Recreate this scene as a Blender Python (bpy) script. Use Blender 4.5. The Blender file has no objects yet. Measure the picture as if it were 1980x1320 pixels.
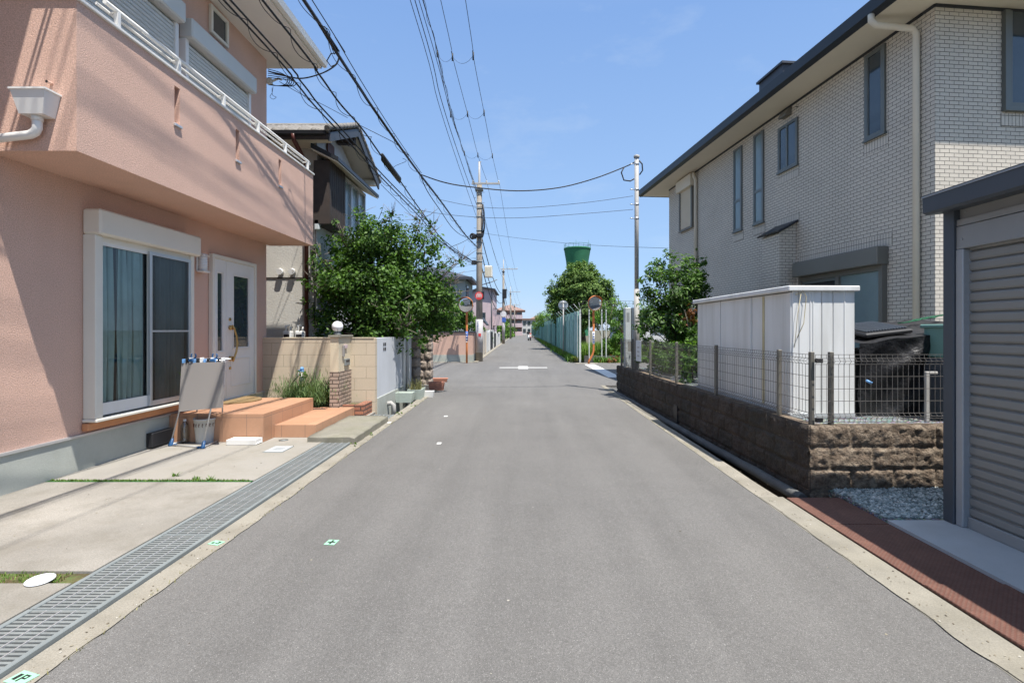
import bpy, math, random
import numpy as np
from mathutils import Vector, Matrix, noise
random.seed(7); np.random.seed(7)
C = bpy.context.scene.collection
SC = bpy.context.scene
R = math.radians
CX, CY, F, H = 1008.0, 637.0, 1000.0, 1.5

def at(u, v, Y):
    return ((u-CX)/F*Y, Y, H-(v-CY)/F*Y)

# ---------------------------------------------------------------- mesh builder
class MB:
    def __init__(s): s.v = []; s.f = []; s.smooth = set(); s.mi = {}
    def add(s, vs, fs, smooth=False, mi=0):
        o = len(s.v); s.v += [tuple(p) for p in vs]
        for f in fs:
            if smooth: s.smooth.add(len(s.f))
            if mi: s.mi[len(s.f)] = mi
            s.f.append(tuple(i+o for i in f))
        return s
    def box(s, x0, x1, y0, y1, z0, z1, mi=0):
        if x0 > x1: x0, x1 = x1, x0
        if y0 > y1: y0, y1 = y1, y0
        if z0 > z1: z0, z1 = z1, z0
        v = [(x0,y0,z0),(x1,y0,z0),(x1,y1,z0),(x0,y1,z0),(x0,y0,z1),(x1,y0,z1),(x1,y1,z1),(x0,y1,z1)]
        return s.add(v, [(0,3,2,1),(4,5,6,7),(0,1,5,4),(1,2,6,5),(2,3,7,6),(3,0,4,7)], mi=mi)
    def bbox(s, x0, x1, y0, y1, z0, z1, b=.01, mi=0):   # box with bevelled edges
        if x0 > x1: x0, x1 = x1, x0
        if y0 > y1: y0, y1 = y1, y0
        if z0 > z1: z0, z1 = z1, z0
        b = min(b, (x1-x0)*.45, (y1-y0)*.45, (z1-z0)*.45)
        X = [x0, x1]; Y = [y0, y1]; Z = [z0, z1]; idx = {}; vs = []
        for i in (0, 1):
            for j in (0, 1):
                for k in (0, 1):
                    sx, sy, sz = (1-2*i)*b, (1-2*j)*b, (1-2*k)*b
                    for a, p in enumerate(((X[i], Y[j]+sy, Z[k]+sz), (X[i]+sx, Y[j], Z[k]+sz), (X[i]+sx, Y[j]+sy, Z[k]))):
                        idx[i,j,k,a] = len(vs); vs.append(p)
        fs = []
        for i in (0, 1): fs.append([idx[i,0,0,0], idx[i,1,0,0], idx[i,1,1,0], idx[i,0,1,0]][::(1 if i else -1)])
        for j in (0, 1): fs.append([idx[0,j,0,1], idx[1,j,0,1], idx[1,j,1,1], idx[0,j,1,1]][::(-1 if j else 1)])
        for k in (0, 1): fs.append([idx[0,0,k,2], idx[1,0,k,2], idx[1,1,k,2], idx[0,1,k,2]][::(1 if k else -1)])
        for j in (0, 1):
            for k in (0, 1):
                q = [idx[0,j,k,1], idx[1,j,k,1], idx[1,j,k,2], idx[0,j,k,2]]
                fs.append(q if j != k else q[::-1]) if j == 1 else fs.append(q[::-1] if k == 0 else q)
        for i in (0, 1):
            for k in (0, 1):
                q = [idx[i,0,k,0], idx[i,1,k,0], idx[i,1,k,2], idx[i,0,k,2]]
                fs.append(q if (i == 1) == (k == 1) else q[::-1])
        for i in (0, 1):
            for j in (0, 1):
                q = [idx[i,j,0,0], idx[i,j,1,0], idx[i,j,1,1], idx[i,j,0,1]]
                fs.append(q if (i == 1) != (j == 1) else q[::-1])
        for i in (0, 1):
            for j in (0, 1):
                for k in (0, 1):
                    q = [idx[i,j,k,0], idx[i,j,k,1], idx[i,j,k,2]]
                    fs.append(q if (i+j+k) % 2 == 1 else q[::-1])
        return s.add(vs, fs, mi=mi)
    def quad(s, a, b, c, d, mi=0): return s.add([a,b,c,d], [(0,1,2,3)], mi=mi)
    def tube(s, pts, r, n=8, caps=True, smooth=True, mi=0):
        pts = [Vector(p) for p in pts]
        if not isinstance(r, (list, tuple)): r = [r]*len(pts)
        rings = []; up = None
        for i, p in enumerate(pts):
            t = (pts[min(i+1, len(pts)-1)] - pts[max(i-1, 0)])
            if t.length < 1e-9: t = Vector((0,0,1))
            t.normalize()
            if up is None: up = Vector((0,0,1)) if abs(t.z) < .9 else Vector((0,1,0))
            a = t.cross(up)
            if a.length < 1e-6: a = t.cross(Vector((1,0,.1)))
            a.normalize(); b = a.cross(t).normalized(); up = b
            rings.append([p + (a*math.cos(2*math.pi*k/n + math.pi/n) + b*math.sin(2*math.pi*k/n + math.pi/n))*r[i] for k in range(n)])
        vs = [q for ring in rings for q in ring]; fs = []
        for i in range(len(pts)-1):
            for k in range(n):
                fs.append((i*n+k, i*n+(k+1) % n, (i+1)*n+(k+1) % n, (i+1)*n+k))
        s.add(vs, fs, smooth=smooth, mi=mi)
        if caps:
            o = len(s.v) - len(vs)
            for ring, rv in ((0, True), (len(pts)-1, False)):
                f = [o+ring*n+k for k in range(n)]
                if mi: s.mi[len(s.f)] = mi
                s.f.append(tuple(f[::-1] if rv else f))
        return s
    def lathe(s, prof, cx, cy, n=16, smooth=True, mi=0):   # prof [(r, z)]
        vs = []; fs = []
        for r, z in prof:
            for k in range(n):
                a = 2*math.pi*k/n; vs.append((cx+r*math.cos(a), cy+r*math.sin(a), z))
        for i in range(len(prof)-1):
            for k in range(n): fs.append((i*n+k, i*n+(k+1) % n, (i+1)*n+(k+1) % n, (i+1)*n+k))
        s.add(vs, fs, smooth=smooth, mi=mi)
        for i, rv in ((0, True), (len(prof)-1, False)):
            if prof[i][0] > .002: s.add(vs[i*n:(i+1)*n], [tuple(range(n))[::-1] if rv else tuple(range(n))], mi=mi)
        return s
    def ball(s, c, r, n=16, m=10, sz=1.0, mi=0):
        return s.lathe([(max(1e-4, r*math.sin(math.pi*i/m)), c[2]-r*sz*math.cos(math.pi*i/m)) for i in range(m+1)], c[0], c[1], n, mi=mi)
    def prism(s, poly, lo, hi, axis='z', mi=0):
        n = len(poly)
        def P(a, b, h): return {'z': (a, b, h), 'x': (h, a, b), 'y': (a, h, b)}[axis]
        vs = [P(a, b, lo) for a, b in poly] + [P(a, b, hi) for a, b in poly]
        fs = [tuple(range(n))[::-1], tuple(range(n, 2*n))] + [(i, (i+1) % n, n+(i+1) % n, n+i) for i in range(n)]
        return s.add(vs, fs, mi=mi)
    def build(s, name, m, parent=None, world=False, uv=True, origin=None):
        ms = m if isinstance(m, (list, tuple)) else [m]
        vs = np.array(s.v, dtype=float).reshape(-1, 3)
        loc = (0, 0, 0)
        if parent is not None and world:
            M = np.array(parent_matrix(parent).inverted())
            vs = vs @ M[:3, :3].T + M[:3, 3]
        elif parent is None:
            mn, mx = vs.min(0), vs.max(0)
            loc = origin or ((mn[0]+mx[0])/2, (mn[1]+mx[1])/2, mn[2])
        me = bpy.data.meshes.new(name)
        me.from_pydata((vs-np.array(loc)).tolist(), [], s.f)
        if uv: box_uv(me, vs)
        for x in ms: me.materials.append(x)
        if s.mi:
            for k, v in s.mi.items(): me.polygons[k].material_index = v
        if s.smooth:
            fl = np.zeros(len(me.polygons), bool); fl[list(s.smooth)] = True
            me.polygons.foreach_set('use_smooth', fl)
        me.update()
        o = bpy.data.objects.new(name, me); o.location = loc; C.objects.link(o)
        if parent is not None: o.parent = parent; o.location = (0, 0, 0)
        return o

def parent_matrix(p):
    M = Matrix.LocRotScale(p.location, p.rotation_euler, None)
    return parent_matrix(p.parent) @ M if p.parent else M

def box_uv(me, vs):
    nl = len(me.loops); npoly = len(me.polygons)
    if npoly == 0: return
    uvl = me.uv_layers.new(name='UVMap')
    vi = np.empty(nl, np.int32); me.loops.foreach_get('vertex_index', vi)
    nor = np.empty(npoly*3); me.polygons.foreach_get('normal', nor); nor = nor.reshape(-1, 3)
    lt = np.empty(npoly, np.int32); me.polygons.foreach_get('loop_total', lt)
    N = np.repeat(nor, lt, axis=0); p = vs[vi]; a = np.abs(N)
    uv = np.empty((nl, 2))
    top = (a[:, 2] >= a[:, 0]) & (a[:, 2] >= a[:, 1]); xs = (~top) & (a[:, 0] >= a[:, 1]); ys = ~(top | xs)
    uv[top] = p[top][:, :2]
    uv[xs] = p[xs][:, 1:3]
    uv[ys, 0] = p[ys][:, 0]; uv[ys, 1] = p[ys][:, 2]
    uvl.data.foreach_set('uv', uv.ravel())

def tag(o, label=None, cat=None, group=None, kind=None):
    if label: o['label'] = label
    if cat: o['category'] = cat
    if group: o['group'] = group
    if kind: o['kind'] = kind
    return o
def thing(name, label, cat, loc=(0, 0, 0), rz=0, group=None):
    o = bpy.data.objects.new(name, None); C.objects.link(o)
    o.empty_display_size = .2
    o.location = loc; o.rotation_euler = (0, 0, rz)
    return tag(o, label, cat, group)
def children(o): return list(o.children)
def copy_tree(o, parent=None):
    c = o.copy(); C.objects.link(c)
    if parent is not None: c.parent = parent
    for ch in KIDS.get(o.name, []): copy_tree(ch, c)
    return c
KIDS = {}
def index_kids():
    KIDS.clear()
    for o in bpy.data.objects:
        if o.parent: KIDS.setdefault(o.parent.name, []).append(o)
def struct(o): o['kind'] = 'structure'; return o

# ---------------------------------------------------------------- materials
def nt(name):
    m = bpy.data.materials.new(name); m.use_nodes = True
    t = m.node_tree; b = t.nodes['Principled BSDF']
    return m, t, b
def nd(t, typ, **kw):
    n = t.nodes.new(typ)
    for k, v in kw.items():
        if k.startswith('_'): setattr(n, k[1:], v)
        else: n.inputs[k.replace('__', ' ')].default_value = v
    return n
def coords(t, kind='Object'):
    tc = t.nodes.new('ShaderNodeTexCoord'); return tc.outputs[kind]
def ramp(t, src, stops):
    r = t.nodes.new('ShaderNodeValToRGB'); e = r.color_ramp.elements
    while len(e) > 1: e.remove(e[0])
    for i, (p, c) in enumerate(stops):
        el = e[0] if i == 0 else e.new(p)
        el.position = p; el.color = (c[0], c[1], c[2], 1) if isinstance(c, (tuple, list)) else (c, c, c, 1)
    t.links.new(src, r.inputs[0]); return r.outputs[0]
def mixc(t, a, b, fac, mode='MIX'):
    n = t.nodes.new('ShaderNodeMix'); n.data_type = 'RGBA'; n.blend_type = mode
    for sock, val in ((n.inputs[0], fac), (n.inputs[6], a), (n.inputs[7], b)):
        if hasattr(val, 'is_output'): t.links.new(val, sock)
        elif isinstance(val, (tuple, list)): sock.default_value = (*val[:3], 1)
        else: sock.default_value = val
    return n.outputs[2]
def math_(t, op, a, b=0.0, c=None):
    n = t.nodes.new('ShaderNodeMath'); n.operation = op
    for i, val in enumerate((a, b) if c is None else (a, b, c)):
        if hasattr(val, 'is_output'): t.links.new(val, n.inputs[i])
        else: n.inputs[i].default_value = val
    return n.outputs[0]
def noise_(t, co, scale, detail=4, rough=.6, stretch=None):
    if stretch:
        mp = t.nodes.new('ShaderNodeMapping'); mp.inputs['Scale'].default_value = stretch
        t.links.new(co, mp.inputs[0]); co = mp.outputs[0]
    n = nd(t, 'ShaderNodeTexNoise', Scale=scale, Detail=detail, Roughness=rough)
    t.links.new(co, n.inputs['Vector']); return n.outputs['Fac']
def bump_(t, b, h, strength, dist=.01):
    n = nd(t, 'ShaderNodeBump', Strength=strength, Distance=dist)
    t.links.new(h, n.inputs['Height']); t.links.new(n.outputs[0], b.inputs['Normal']); return n

def mat(name, col, rough=.7, metal=0., var=.10, vs=1.5, fine=0., fs=90, bump=0., bs=60, bd=.01, stain=0., sc=(.15,.13,.1), ss=.8, streak=False, spec=.4, coat=0., emit=None):
    m, t, b = nt(name); co = coords(t)
    b.inputs['Roughness'].default_value = rough; b.inputs['Metallic'].default_value = metal
    b.inputs['Specular IOR Level'].default_value = spec
    if coat: b.inputs['Coat Weight'].default_value = coat
    n1 = noise_(t, co, vs, 5, .6)
    c = mixc(t, (col[0]*(1-var), col[1]*(1-var), col[2]*(1-var)), tuple(min(1, x*(1+var)) for x in col), ramp(t, n1, [(.3, 0), (.7, 1)]))
    if fine:
        n2 = noise_(t, co, fs, 3, .7)
        c = mixc(t, c, ramp(t, n2, [(.35, 1-fine), (.65, 1+0.0)]), 1.0, 'MULTIPLY')
    if stain:
        n3 = noise_(t, co, ss, 6, .65, (4, 4, .35) if streak else None)
        c = mixc(t, c, sc, math_(t, 'MULTIPLY', ramp(t, n3, [(.46, 0), (.70, 1)]), stain))
    t.links.new(c, b.inputs['Base Color'])
    if bump:
        bump_(t, b, noise_(t, co, bs, 4, .65), bump, bd)
    return m

def brickmat(name, c1, c2, mortar, bw, bh, ms=.004, var=.1, bump=.5, rough=.8, offset=.5, fine=.1, swap=False, stain=.0, sc=(.1,.09,.08)):
    m, t, b = nt(name); uv = coords(t, 'UV'); co = coords(t)
    b.inputs['Roughness'].default_value = rough
    if swap:
        mp = t.nodes.new('ShaderNodeMapping'); mp.inputs['Rotation'].default_value = (0, 0, math.pi/2)
        t.links.new(uv, mp.inputs[0]); uv = mp.outputs[0]
    br = t.nodes.new('ShaderNodeTexBrick'); br.offset = offset
    br.inputs['Scale'].default_value = 1; br.inputs['Brick Width'].default_value = bw; br.inputs['Row Height'].default_value = bh
    br.inputs['Mortar Size'].default_value = ms; br.inputs['Mortar Smooth'].default_value = .1; br.inputs['Bias'].default_value = 0
    br.inputs['Color1'].default_value = (*c1, 1); br.inputs['Color2'].default_value = (*c2, 1); br.inputs['Mortar'].default_value = (*mortar, 1)
    t.links.new(uv, br.inputs['Vector'])
    c = mixc(t, br.outputs['Color'], ramp(t, noise_(t, co, 1.3, 5, .6), [(.3, 1-var), (.7, 1.0)]), 1.0, 'MULTIPLY')
    nf = noise_(t, co, 45, 4, .7)
    c = mixc(t, c, ramp(t, nf, [(.35, 1-fine), (.65, 1.0)]), 1.0, 'MULTIPLY')
    if stain:
        n3 = noise_(t, co, .9, 6, .65, (3, 3, .5))
        c = mixc(t, c, sc, math_(t, 'MULTIPLY', ramp(t, n3, [(.5, 0), (.75, 1)]), stain))
    t.links.new(c, b.inputs['Base Color'])
    h = math_(t, 'SUBTRACT', math_(t, 'MULTIPLY', nf, .3), br.outputs['Fac'])
    bump_(t, b, h, bump, .006)
    return m

def glassmat(name, tint=(.9,.95,.93), refl=.04, rough=.01):
    m = bpy.data.materials.new(name); m.use_nodes = True; t = m.node_tree; t.nodes.clear()
    out = t.nodes.new('ShaderNodeOutputMaterial'); mx = t.nodes.new('ShaderNodeMixShader')
    tr = t.nodes.new('ShaderNodeBsdfTransparent'); tr.inputs[0].default_value = (*tint, 1)
    gl = t.nodes.new('ShaderNodeBsdfGlossy'); gl.inputs['Roughness'].default_value = rough
    lw = t.nodes.new('ShaderNodeFresnel'); lw.inputs[0].default_value = 1.5
    t.links.new(math_(t, 'ADD', lw.outputs[0], refl), mx.inputs[0])
    t.links.new(tr.outputs[0], mx.inputs[1]); t.links.new(gl.outputs[0], mx.inputs[2]); t.links.new(mx.outputs[0], out.inputs[0])
    return m

def leafmat(name, c1, c2, rough=.45, trans=.25, spec=.5):
    m, t, b = nt(name)
    g = t.nodes.new('ShaderNodeNewGeometry'); co = coords(t)
    rr = ramp(t, g.outputs['Random Per Island'], [(0, c1), (.55, tuple((a+b_)/2 for a, b_ in zip(c1, c2))), (.9, c2), (1, tuple(min(1, x*1.5) for x in c2))])
    c = mixc(t, rr, ramp(t, noise_(t, co, .9, 3, .5), [(.3, .7), (.7, 1.15)]), 1.0, 'MULTIPLY')
    t.links.new(c, b.inputs['Base Color'])
    b.inputs['Roughness'].default_value = rough+.12; b.inputs['Specular IOR Level'].default_value = spec*.55
    tl = t.nodes.new('ShaderNodeBsdfTranslucent'); t.links.new(mixc(t, c, (1.3, 1.5, .5), .999, 'MULTIPLY'), tl.inputs[0])
    mx = t.nodes.new('ShaderNodeMixShader'); mx.inputs[0].default_value = trans
    out = t.nodes['Material Output']
    t.links.new(b.outputs[0], mx.inputs[1]); t.links.new(tl.outputs[0], mx.inputs[2]); t.links.new(mx.outputs[0], out.inputs[0])
    return m

def asphalt():
    m, t, b = nt('asphalt'); co = coords(t); b.inputs['Roughness'].default_value = .85
    b.inputs['Specular IOR Level'].default_value = .3
    n1 = noise_(t, co, .35, 5, .6); n2 = noise_(t, co, 2.2, 5, .65)
    c = mixc(t, (.142, .137, .130), (.168, .162, .153), ramp(t, n1, [(.3, 0), (.7, 1)]))
    c = mixc(t, c, ramp(t, n2, [(.3, .95), (.7, 1.04)]), 1.0, 'MULTIPLY')
    nl = noise_(t, co, 1.2, 4, .6, (2.2, .16, 1))
    c = mixc(t, c, ramp(t, nl, [(.35, .90), (.65, 1.04)]), 1.0, 'MULTIPLY')
    v = nd(t, 'ShaderNodeTexVoronoi', Scale=300.0); t.links.new(co, v.inputs['Vector'])
    sep = t.nodes.new('ShaderNodeSeparateColor'); t.links.new(v.outputs['Color'], sep.inputs[0])
    c = mixc(t, c, ramp(t, sep.outputs[0], [(0, .7), (.45, .92), (.8, 1.08), (.96, 1.2), (.99, 1.9)]), 1.0, 'MULTIPLY')
    v2 = nd(t, 'ShaderNodeTexVoronoi', Scale=115.0); t.links.new(co, v2.inputs['Vector'])
    s2 = t.nodes.new('ShaderNodeSeparateColor'); t.links.new(v2.outputs['Color'], s2.inputs[0])
    c = mixc(t, c, ramp(t, s2.outputs[1], [(0, .9), (.5, 1.0), (1, 1.08)]), 1.0, 'MULTIPLY')
    # sparse dark oil spots
    v3 = nd(t, 'ShaderNodeTexVoronoi', Scale=.9); t.links.new(co, v3.inputs['Vector'])
    s3 = t.nodes.new('ShaderNodeSeparateColor'); t.links.new(v3.outputs['Color'], s3.inputs[0])
    spot = math_(t, 'MULTIPLY', math_(t, 'LESS_THAN', v3.outputs['Distance'], .022), math_(t, 'GREATER_THAN', s3.outputs[2], .6))
    c = mixc(t, c, (.05, .05, .048), math_(t, 'MULTIPLY', spot, .75))
    t.links.new(c, b.inputs['Base Color'])
    h = math_(t, 'ADD', v.outputs['Distance'], math_(t, 'MULTIPLY', noise_(t, co, 60, 3, .6), .5))
    bump_(t, b, h, .6, .004)
    return m

M = {}
M['asphalt'] = asphalt()
M['concrete'] = mat('concrete', (.325, .305, .27), .9, var=.16, vs=1.1, fine=.2, fs=140, bump=.35, bs=120, bd=.003, stain=.75, sc=(.19,.175,.14), ss=1.1)
M['concrete_old'] = mat('old_slab_concrete', (.30, .28, .245), .92, var=.22, vs=.8, fine=.32, fs=120, bump=.5, bs=110, bd=.004, stain=.7, sc=(.17,.155,.125), ss=2.2)
M['kerb'] = mat('kerb_concrete', (.31, .285, .235), .92, var=.16, vs=3, fine=.3, fs=110, bump=.6, bs=90, bd=.005, stain=.5, sc=(.17,.15,.11), ss=2.5)
M['kerb2'] = mat('pale_kerb_concrete', (.27, .25, .205), .92, var=.2, vs=3, fine=.25, fs=110, bump=.5, bs=90, bd=.005, stain=.4, sc=(.2,.18,.13), ss=2.5)
M['gutter'] = mat('gutter_concrete', (.12, .12, .115), .9, var=.3, vs=3, fine=.2, bump=.5, bs=40)
M['slab'] = mat('slab_concrete', (.25, .235, .19), .92, var=.18, vs=2.5, fine=.2, fs=110, bump=.4, bs=90, bd=.004, stain=.6, sc=(.13,.13,.08), ss=2)
M['greycon'] = mat('smooth_grey_concrete', (.42, .44, .45), .85, var=.06, vs=2, fine=.06, bump=.15, bs=80, stain=.15, ss=1.5)
M['earth'] = mat('earth', (.13, .11, .075), .95, var=.3, vs=1.5, fine=.3, fs=40, bump=.6, bs=20, bd=.02, stain=.5, sc=(.06,.1,.03), ss=1)
M['pink'] = mat('pink_stucco', (.75, .495, .39), .9, var=.06, vs=.8, fine=.34, fs=95, bump=.9, bs=85, bd=.007, stain=.14, sc=(.42,.3,.25), ss=.8, streak=True)
M['orange_sill'] = mat('salmon_paint', (.55, .25, .12), .8, var=.08, bump=.3, bs=80)
M['found'] = mat('foundation_grey', (.42, .44, .40), .9, var=.14, vs=1.2, fine=.08, bump=.2, bs=60, stain=.4, sc=(.2,.21,.17), ss=1.5)
M['white'] = mat('white_paint', (.74, .73, .70), .45, var=.03, vs=2, stain=.1, sc=(.45,.43,.36), ss=3)
M['cream_metal'] = mat('cream_metal', (.70, .67, .59), .45, var=.03, vs=2)
M['offwhite'] = mat('soffit_white', (.78, .74, .69), .8, var=.04, vs=1)
M['shutter'] = mat('shutter_grey_white', (.56, .58, .56), .5, var=.04)
M['alu'] = mat('aluminium', (.55, .56, .57), .38, metal=.6, var=.05)
M['steel'] = mat('galvanised_steel', (.20, .215, .21), .75, metal=.0, var=.18, vs=6, fine=.15, fs=60, stain=.3, sc=(.2,.19,.17), ss=5)
M['steel_edge'] = mat('grate_edge_steel', (.19, .21, .21), .75, metal=.0, var=.15, vs=4)
M['brass'] = mat('brass', (.55, .36, .14), .35, metal=.8, var=.1)
M['black'] = mat('black_plastic', (.018, .018, .02), .5, var=.2)
M['cable'] = mat('cable_black', (.012, .012, .014), .55, var=.1)
M['wire_thin'] = mat('thin_wire', (.035, .04, .05), .6, var=.1)
M['tileor'] = brickmat('terracotta_tile', (.50, .28, .17), (.45, .245, .145), (.29, .18, .125), .32, .32, .004, var=.12, bump=.25, rough=.5, offset=0., fine=.06)
M['cream_block'] = brickmat('cream_block', (.60, .50, .37), (.58, .485, .36), (.40, .33, .24), .42, .21, .005, var=.08, bump=.4, fine=.08, stain=.2, sc=(.35,.3,.22))
M['cream'] = mat('cream_paint', (.60, .52, .38), .85, var=.05, bump=.3, bs=70, stain=.15, sc=(.4,.34,.25), ss=2)
M['wingbrick'] = brickmat('wing_brick', (.45, .35, .28), (.40, .31, .25), (.12, .09, .07), .2, .062, .008, var=.12, bump=1.0, fine=.15)
M['redbrick'] = brickmat('red_brick', (.45, .19, .11), (.38, .15, .09), (.09, .06, .05), .21, .07, .01, var=.15, bump=1.0, fine=.2)
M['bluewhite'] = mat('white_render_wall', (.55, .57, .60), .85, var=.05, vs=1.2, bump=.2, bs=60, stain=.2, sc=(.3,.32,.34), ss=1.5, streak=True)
M['stucco'] = mat('rough_cream_stucco', (.53, .51, .46), .92, var=.06, fine=.10, fs=60, bump=.5, bs=26, bd=.012, stain=.12, ss=.8, streak=True)
M['stucco_white'] = mat('white_stucco', (.58, .60, .62), .9, var=.05, fine=.06, bump=.4, bs=60, stain=.15, sc=(.35,.36,.37), ss=.8, streak=True)
M['rooftile'] = mat('grey_roof_tile', (.20, .185, .165), .75, var=.25, vs=3, fine=.25, fs=40, bump=.4, bs=40, stain=.4, sc=(.32,.29,.25), ss=4)
M['darkroof'] = mat('dark_roof', (.05, .055, .065), .5, var=.15, vs=2)
M['darkwood'] = mat('dark_brown_boards', (.045, .035, .03), .7, var=.25, vs=3, stain=.3, sc=(.08,.05,.035), ss=4)
M['brownpipe'] = mat('brown_pipe', (.10, .028, .018), .45, var=.15)
M['soffit2'] = mat('beige_soffit', (.66, .59, .47), .8, var=.04)
M['tilewall'] = brickmat('beige_tile_brick', (.675, .61, .51), (.63, .57, .48), (.16, .145, .125), .145, .056, .0042, var=.12, bump=.8, rough=.75, fine=.14)
M['tilewall_v'] = brickmat('beige_tile_soldier', (.675, .61, .51), (.63, .57, .48), (.16, .145, .125), .145, .056, .0042, var=.12, bump=.8, rough=.75, fine=.14, swap=True, offset=0.)
M['fascia'] = mat('dark_fascia', (.022, .026, .032), .45, var=.15)
M['winframe'] = mat('grey_green_frame', (.15, .16, .15), .45, metal=.3, var=.06)
M['winframe2'] = mat('bronze_frame', (.17, .16, .135), .5, metal=.2, var=.06)
M['pane'] = mat('window_pane_dark', (.035, .05, .06), .06, var=.2, spec=.9)
M['pane_frost'] = mat('window_pane_frosted', (.16, .22, .23), .25, var=.1, spec=.8)
M['garage_dark'] = mat('garage_slate', (.075, .088, .105), .5, metal=.2, var=.06)
M['garage_trim'] = mat('garage_silver', (.36, .38, .40), .45, metal=.3, var=.05)
M['garage_panel'] = mat('garage_panel_grey', (.30, .31, .31), .5, metal=.2, var=.05)
M['garage_slat'] = mat('garage_slat', (.26, .265, .255), .5, metal=.25, var=.06, vs=.8)
M['shedwhite'] = mat('shed_panel_white', (.72, .725, .71), .5, var=.04, vs=1, stain=.35, sc=(.40,.39,.34), ss=1.2, streak=True)
M['tan'] = mat('yellowed_strip', (.52, .45, .27), .6, var=.12, vs=3)
M['tarp'] = mat('black_tarp', (.010, .010, .012), .5, var=.2, vs=4, bump=.5, bs=6, bd=.06, spec=.7)
M['tealbox'] = mat('teal_plastic', (.16, .30, .26), .5, var=.06)
M['cardboard'] = mat('brown_board', (.28, .18, .10), .8, var=.1)
M['fencewire'] = mat('fence_wire_grey', (.16, .15, .14), .55, metal=.3, var=.1)
M['post_grey'] = mat('weathered_pole_grey', (.40, .39, .37), .7, var=.1, vs=2, stain=.25, ss=3)
M['concpole'] = mat('concrete_pole', (.30, .265, .22), .85, var=.15, vs=3, fine=.15, stain=.35, sc=(.13,.11,.09), ss=4, streak=True)
M['polewrap'] = mat('white_pole_wrap', (.42, .41, .41), .6, var=.08, vs=5, stain=.3, sc=(.3,.28,.27), ss=6)
M['orange'] = mat('orange_paint', (.56, .19, .06), .5, var=.12, vs=6, stain=.3, sc=(.4,.12,.03), ss=8)
M['mirror'] = mat('mirror_face', (.80, .80, .80), .03, metal=1., var=.02)
M['paintwhite'] = mat('road_paint', (.72, .71, .68), .8, var=.06, vs=4, fine=.12, stain=.25, sc=(.35,.34,.32), ss=9)
M['tapegreen'] = mat('green_tape', (.30, .62, .40), .6, var=.06)
M['moss'] = mat('moss_green', (.05, .17, .055), .9, var=.35, vs=14, fine=.3, bump=.6, bs=60)
M['soil'] = mat('soil_patch', (.12, .09, .045), .95, var=.35, vs=10, fine=.35, fs=50, bump=.8, bs=50, stain=.8, sc=(.10,.17,.04), ss=9)
M['discwhite'] = mat('white_lid', (.78, .80, .82), .4, var=.02)
M['pinkwall'] = mat('salmon_wall', (.56, .37, .29), .9, var=.06, vs=1.2, bump=.3, bs=40, stain=.12, ss=1.5)
M['lavwall'] = mat('pale_pink_house', (.56, .44, .45), .85, var=.04)
M['greywall'] = mat('grey_green_house', (.30, .34, .34), .85, var=.05)
M['fencegreen'] = mat('teal_sheet', (.13, .33, .29), .6, var=.18, vs=3, stain=.5, sc=(.24,.37,.34), ss=2.5, streak=True)
M['fencepale'] = mat('pale_teal_sheet', (.24, .42, .38), .6, var=.15, vs=3, stain=.5, sc=(.36,.47,.44), ss=2.5, streak=True)
M['fencegreen2'] = mat('dark_teal_sheet', (.035, .13, .11), .6, var=.2, vs=3)
M['whitepost'] = mat('pale_post', (.55, .58, .56), .6, var=.1, vs=5, stain=.3, sc=(.3,.26,.2), ss=8)
M['towergreen'] = mat('tower_green', (.03, .15, .075), .9, var=.2, vs=.35, stain=.5, sc=(.02,.11,.06), ss=.35, streak=True)
M['splitdark'] = mat('split_block_dark', (.085, .066, .052), .95, var=.35, vs=4, fine=.4, fs=60, bump=1., bs=45, bd=.02, stain=.6, sc=(.035,.038,.03), ss=1.5)  # darker block tone for the long wall face along the gutter
M['stone'] = mat('rough_stone', (.36, .30, .25), .9, var=.3, vs=5, fine=.3, fs=40, bump=1., bs=22, bd=.03, stain=.5, sc=(.16,.12,.09), ss=6)
M['stonejoint'] = mat('stone_joint', (.17, .14, .12), .95, var=.2)
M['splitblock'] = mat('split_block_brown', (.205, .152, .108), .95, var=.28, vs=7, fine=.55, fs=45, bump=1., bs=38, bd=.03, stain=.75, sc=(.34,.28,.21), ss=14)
M['bark'] = mat('bark', (.09, .065, .045), .95, var=.3, vs=8, bump=.8, bs=30, bd=.02)
M['bark_pale'] = mat('pale_bark', (.24, .20, .16), .95, var=.3, vs=8, bump=.6, bs=30, bd=.02)
M['leaf'] = leafmat('leaves_deep', (.03, .075, .014), (.11, .21, .035), .42, .32)
M['leaf2'] = leafmat('leaves_bright', (.06, .15, .022), (.17, .30, .055), .5, .3)
M['leaf3'] = leafmat('leaves_round_tree', (.06, .12, .025), (.16, .24, .06), .55, .22)
M['leaf4'] = leafmat('leaves_glossy', (.035, .09, .018), (.12, .22, .04), .35, .25, .7)
M['leafred'] = leafmat('leaves_reddish', (.17, .07, .03), (.26, .11, .05), .5, .25)
M['grass'] = leafmat('grass_blades', (.08, .16, .025), (.20, .30, .06), .6, .3)
M['lavender'] = leafmat('lavender_needles', (.07, .13, .04), (.19, .27, .11), .6, .25)
M['straw'] = leafmat('straw_blades', (.20, .19, .08), (.32, .30, .14), .7, .2)
M['blue'] = mat('blue_plastic', (.025, .085, .20), .4, var=.06)
M['lightblue'] = mat('light_blue_plastic', (.16, .36, .68), .4, var=.06)
M['signgrey'] = mat('blank_grey_board', (.27, .25, .235), .8, var=.02)
M['gwhite'] = mat('milk_glass', (.80, .80, .82), .25, var=.02, spec=.6)
M['clear'] = glassmat('clear_glass', (.80, .90, .88), .02)
M['screen'] = glassmat('insect_screen', (.42, .44, .45), .03, .3)
M['curtain'] = mat('lace_curtain', (.56, .66, .64), .9, var=.12, vs=3)
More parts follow.
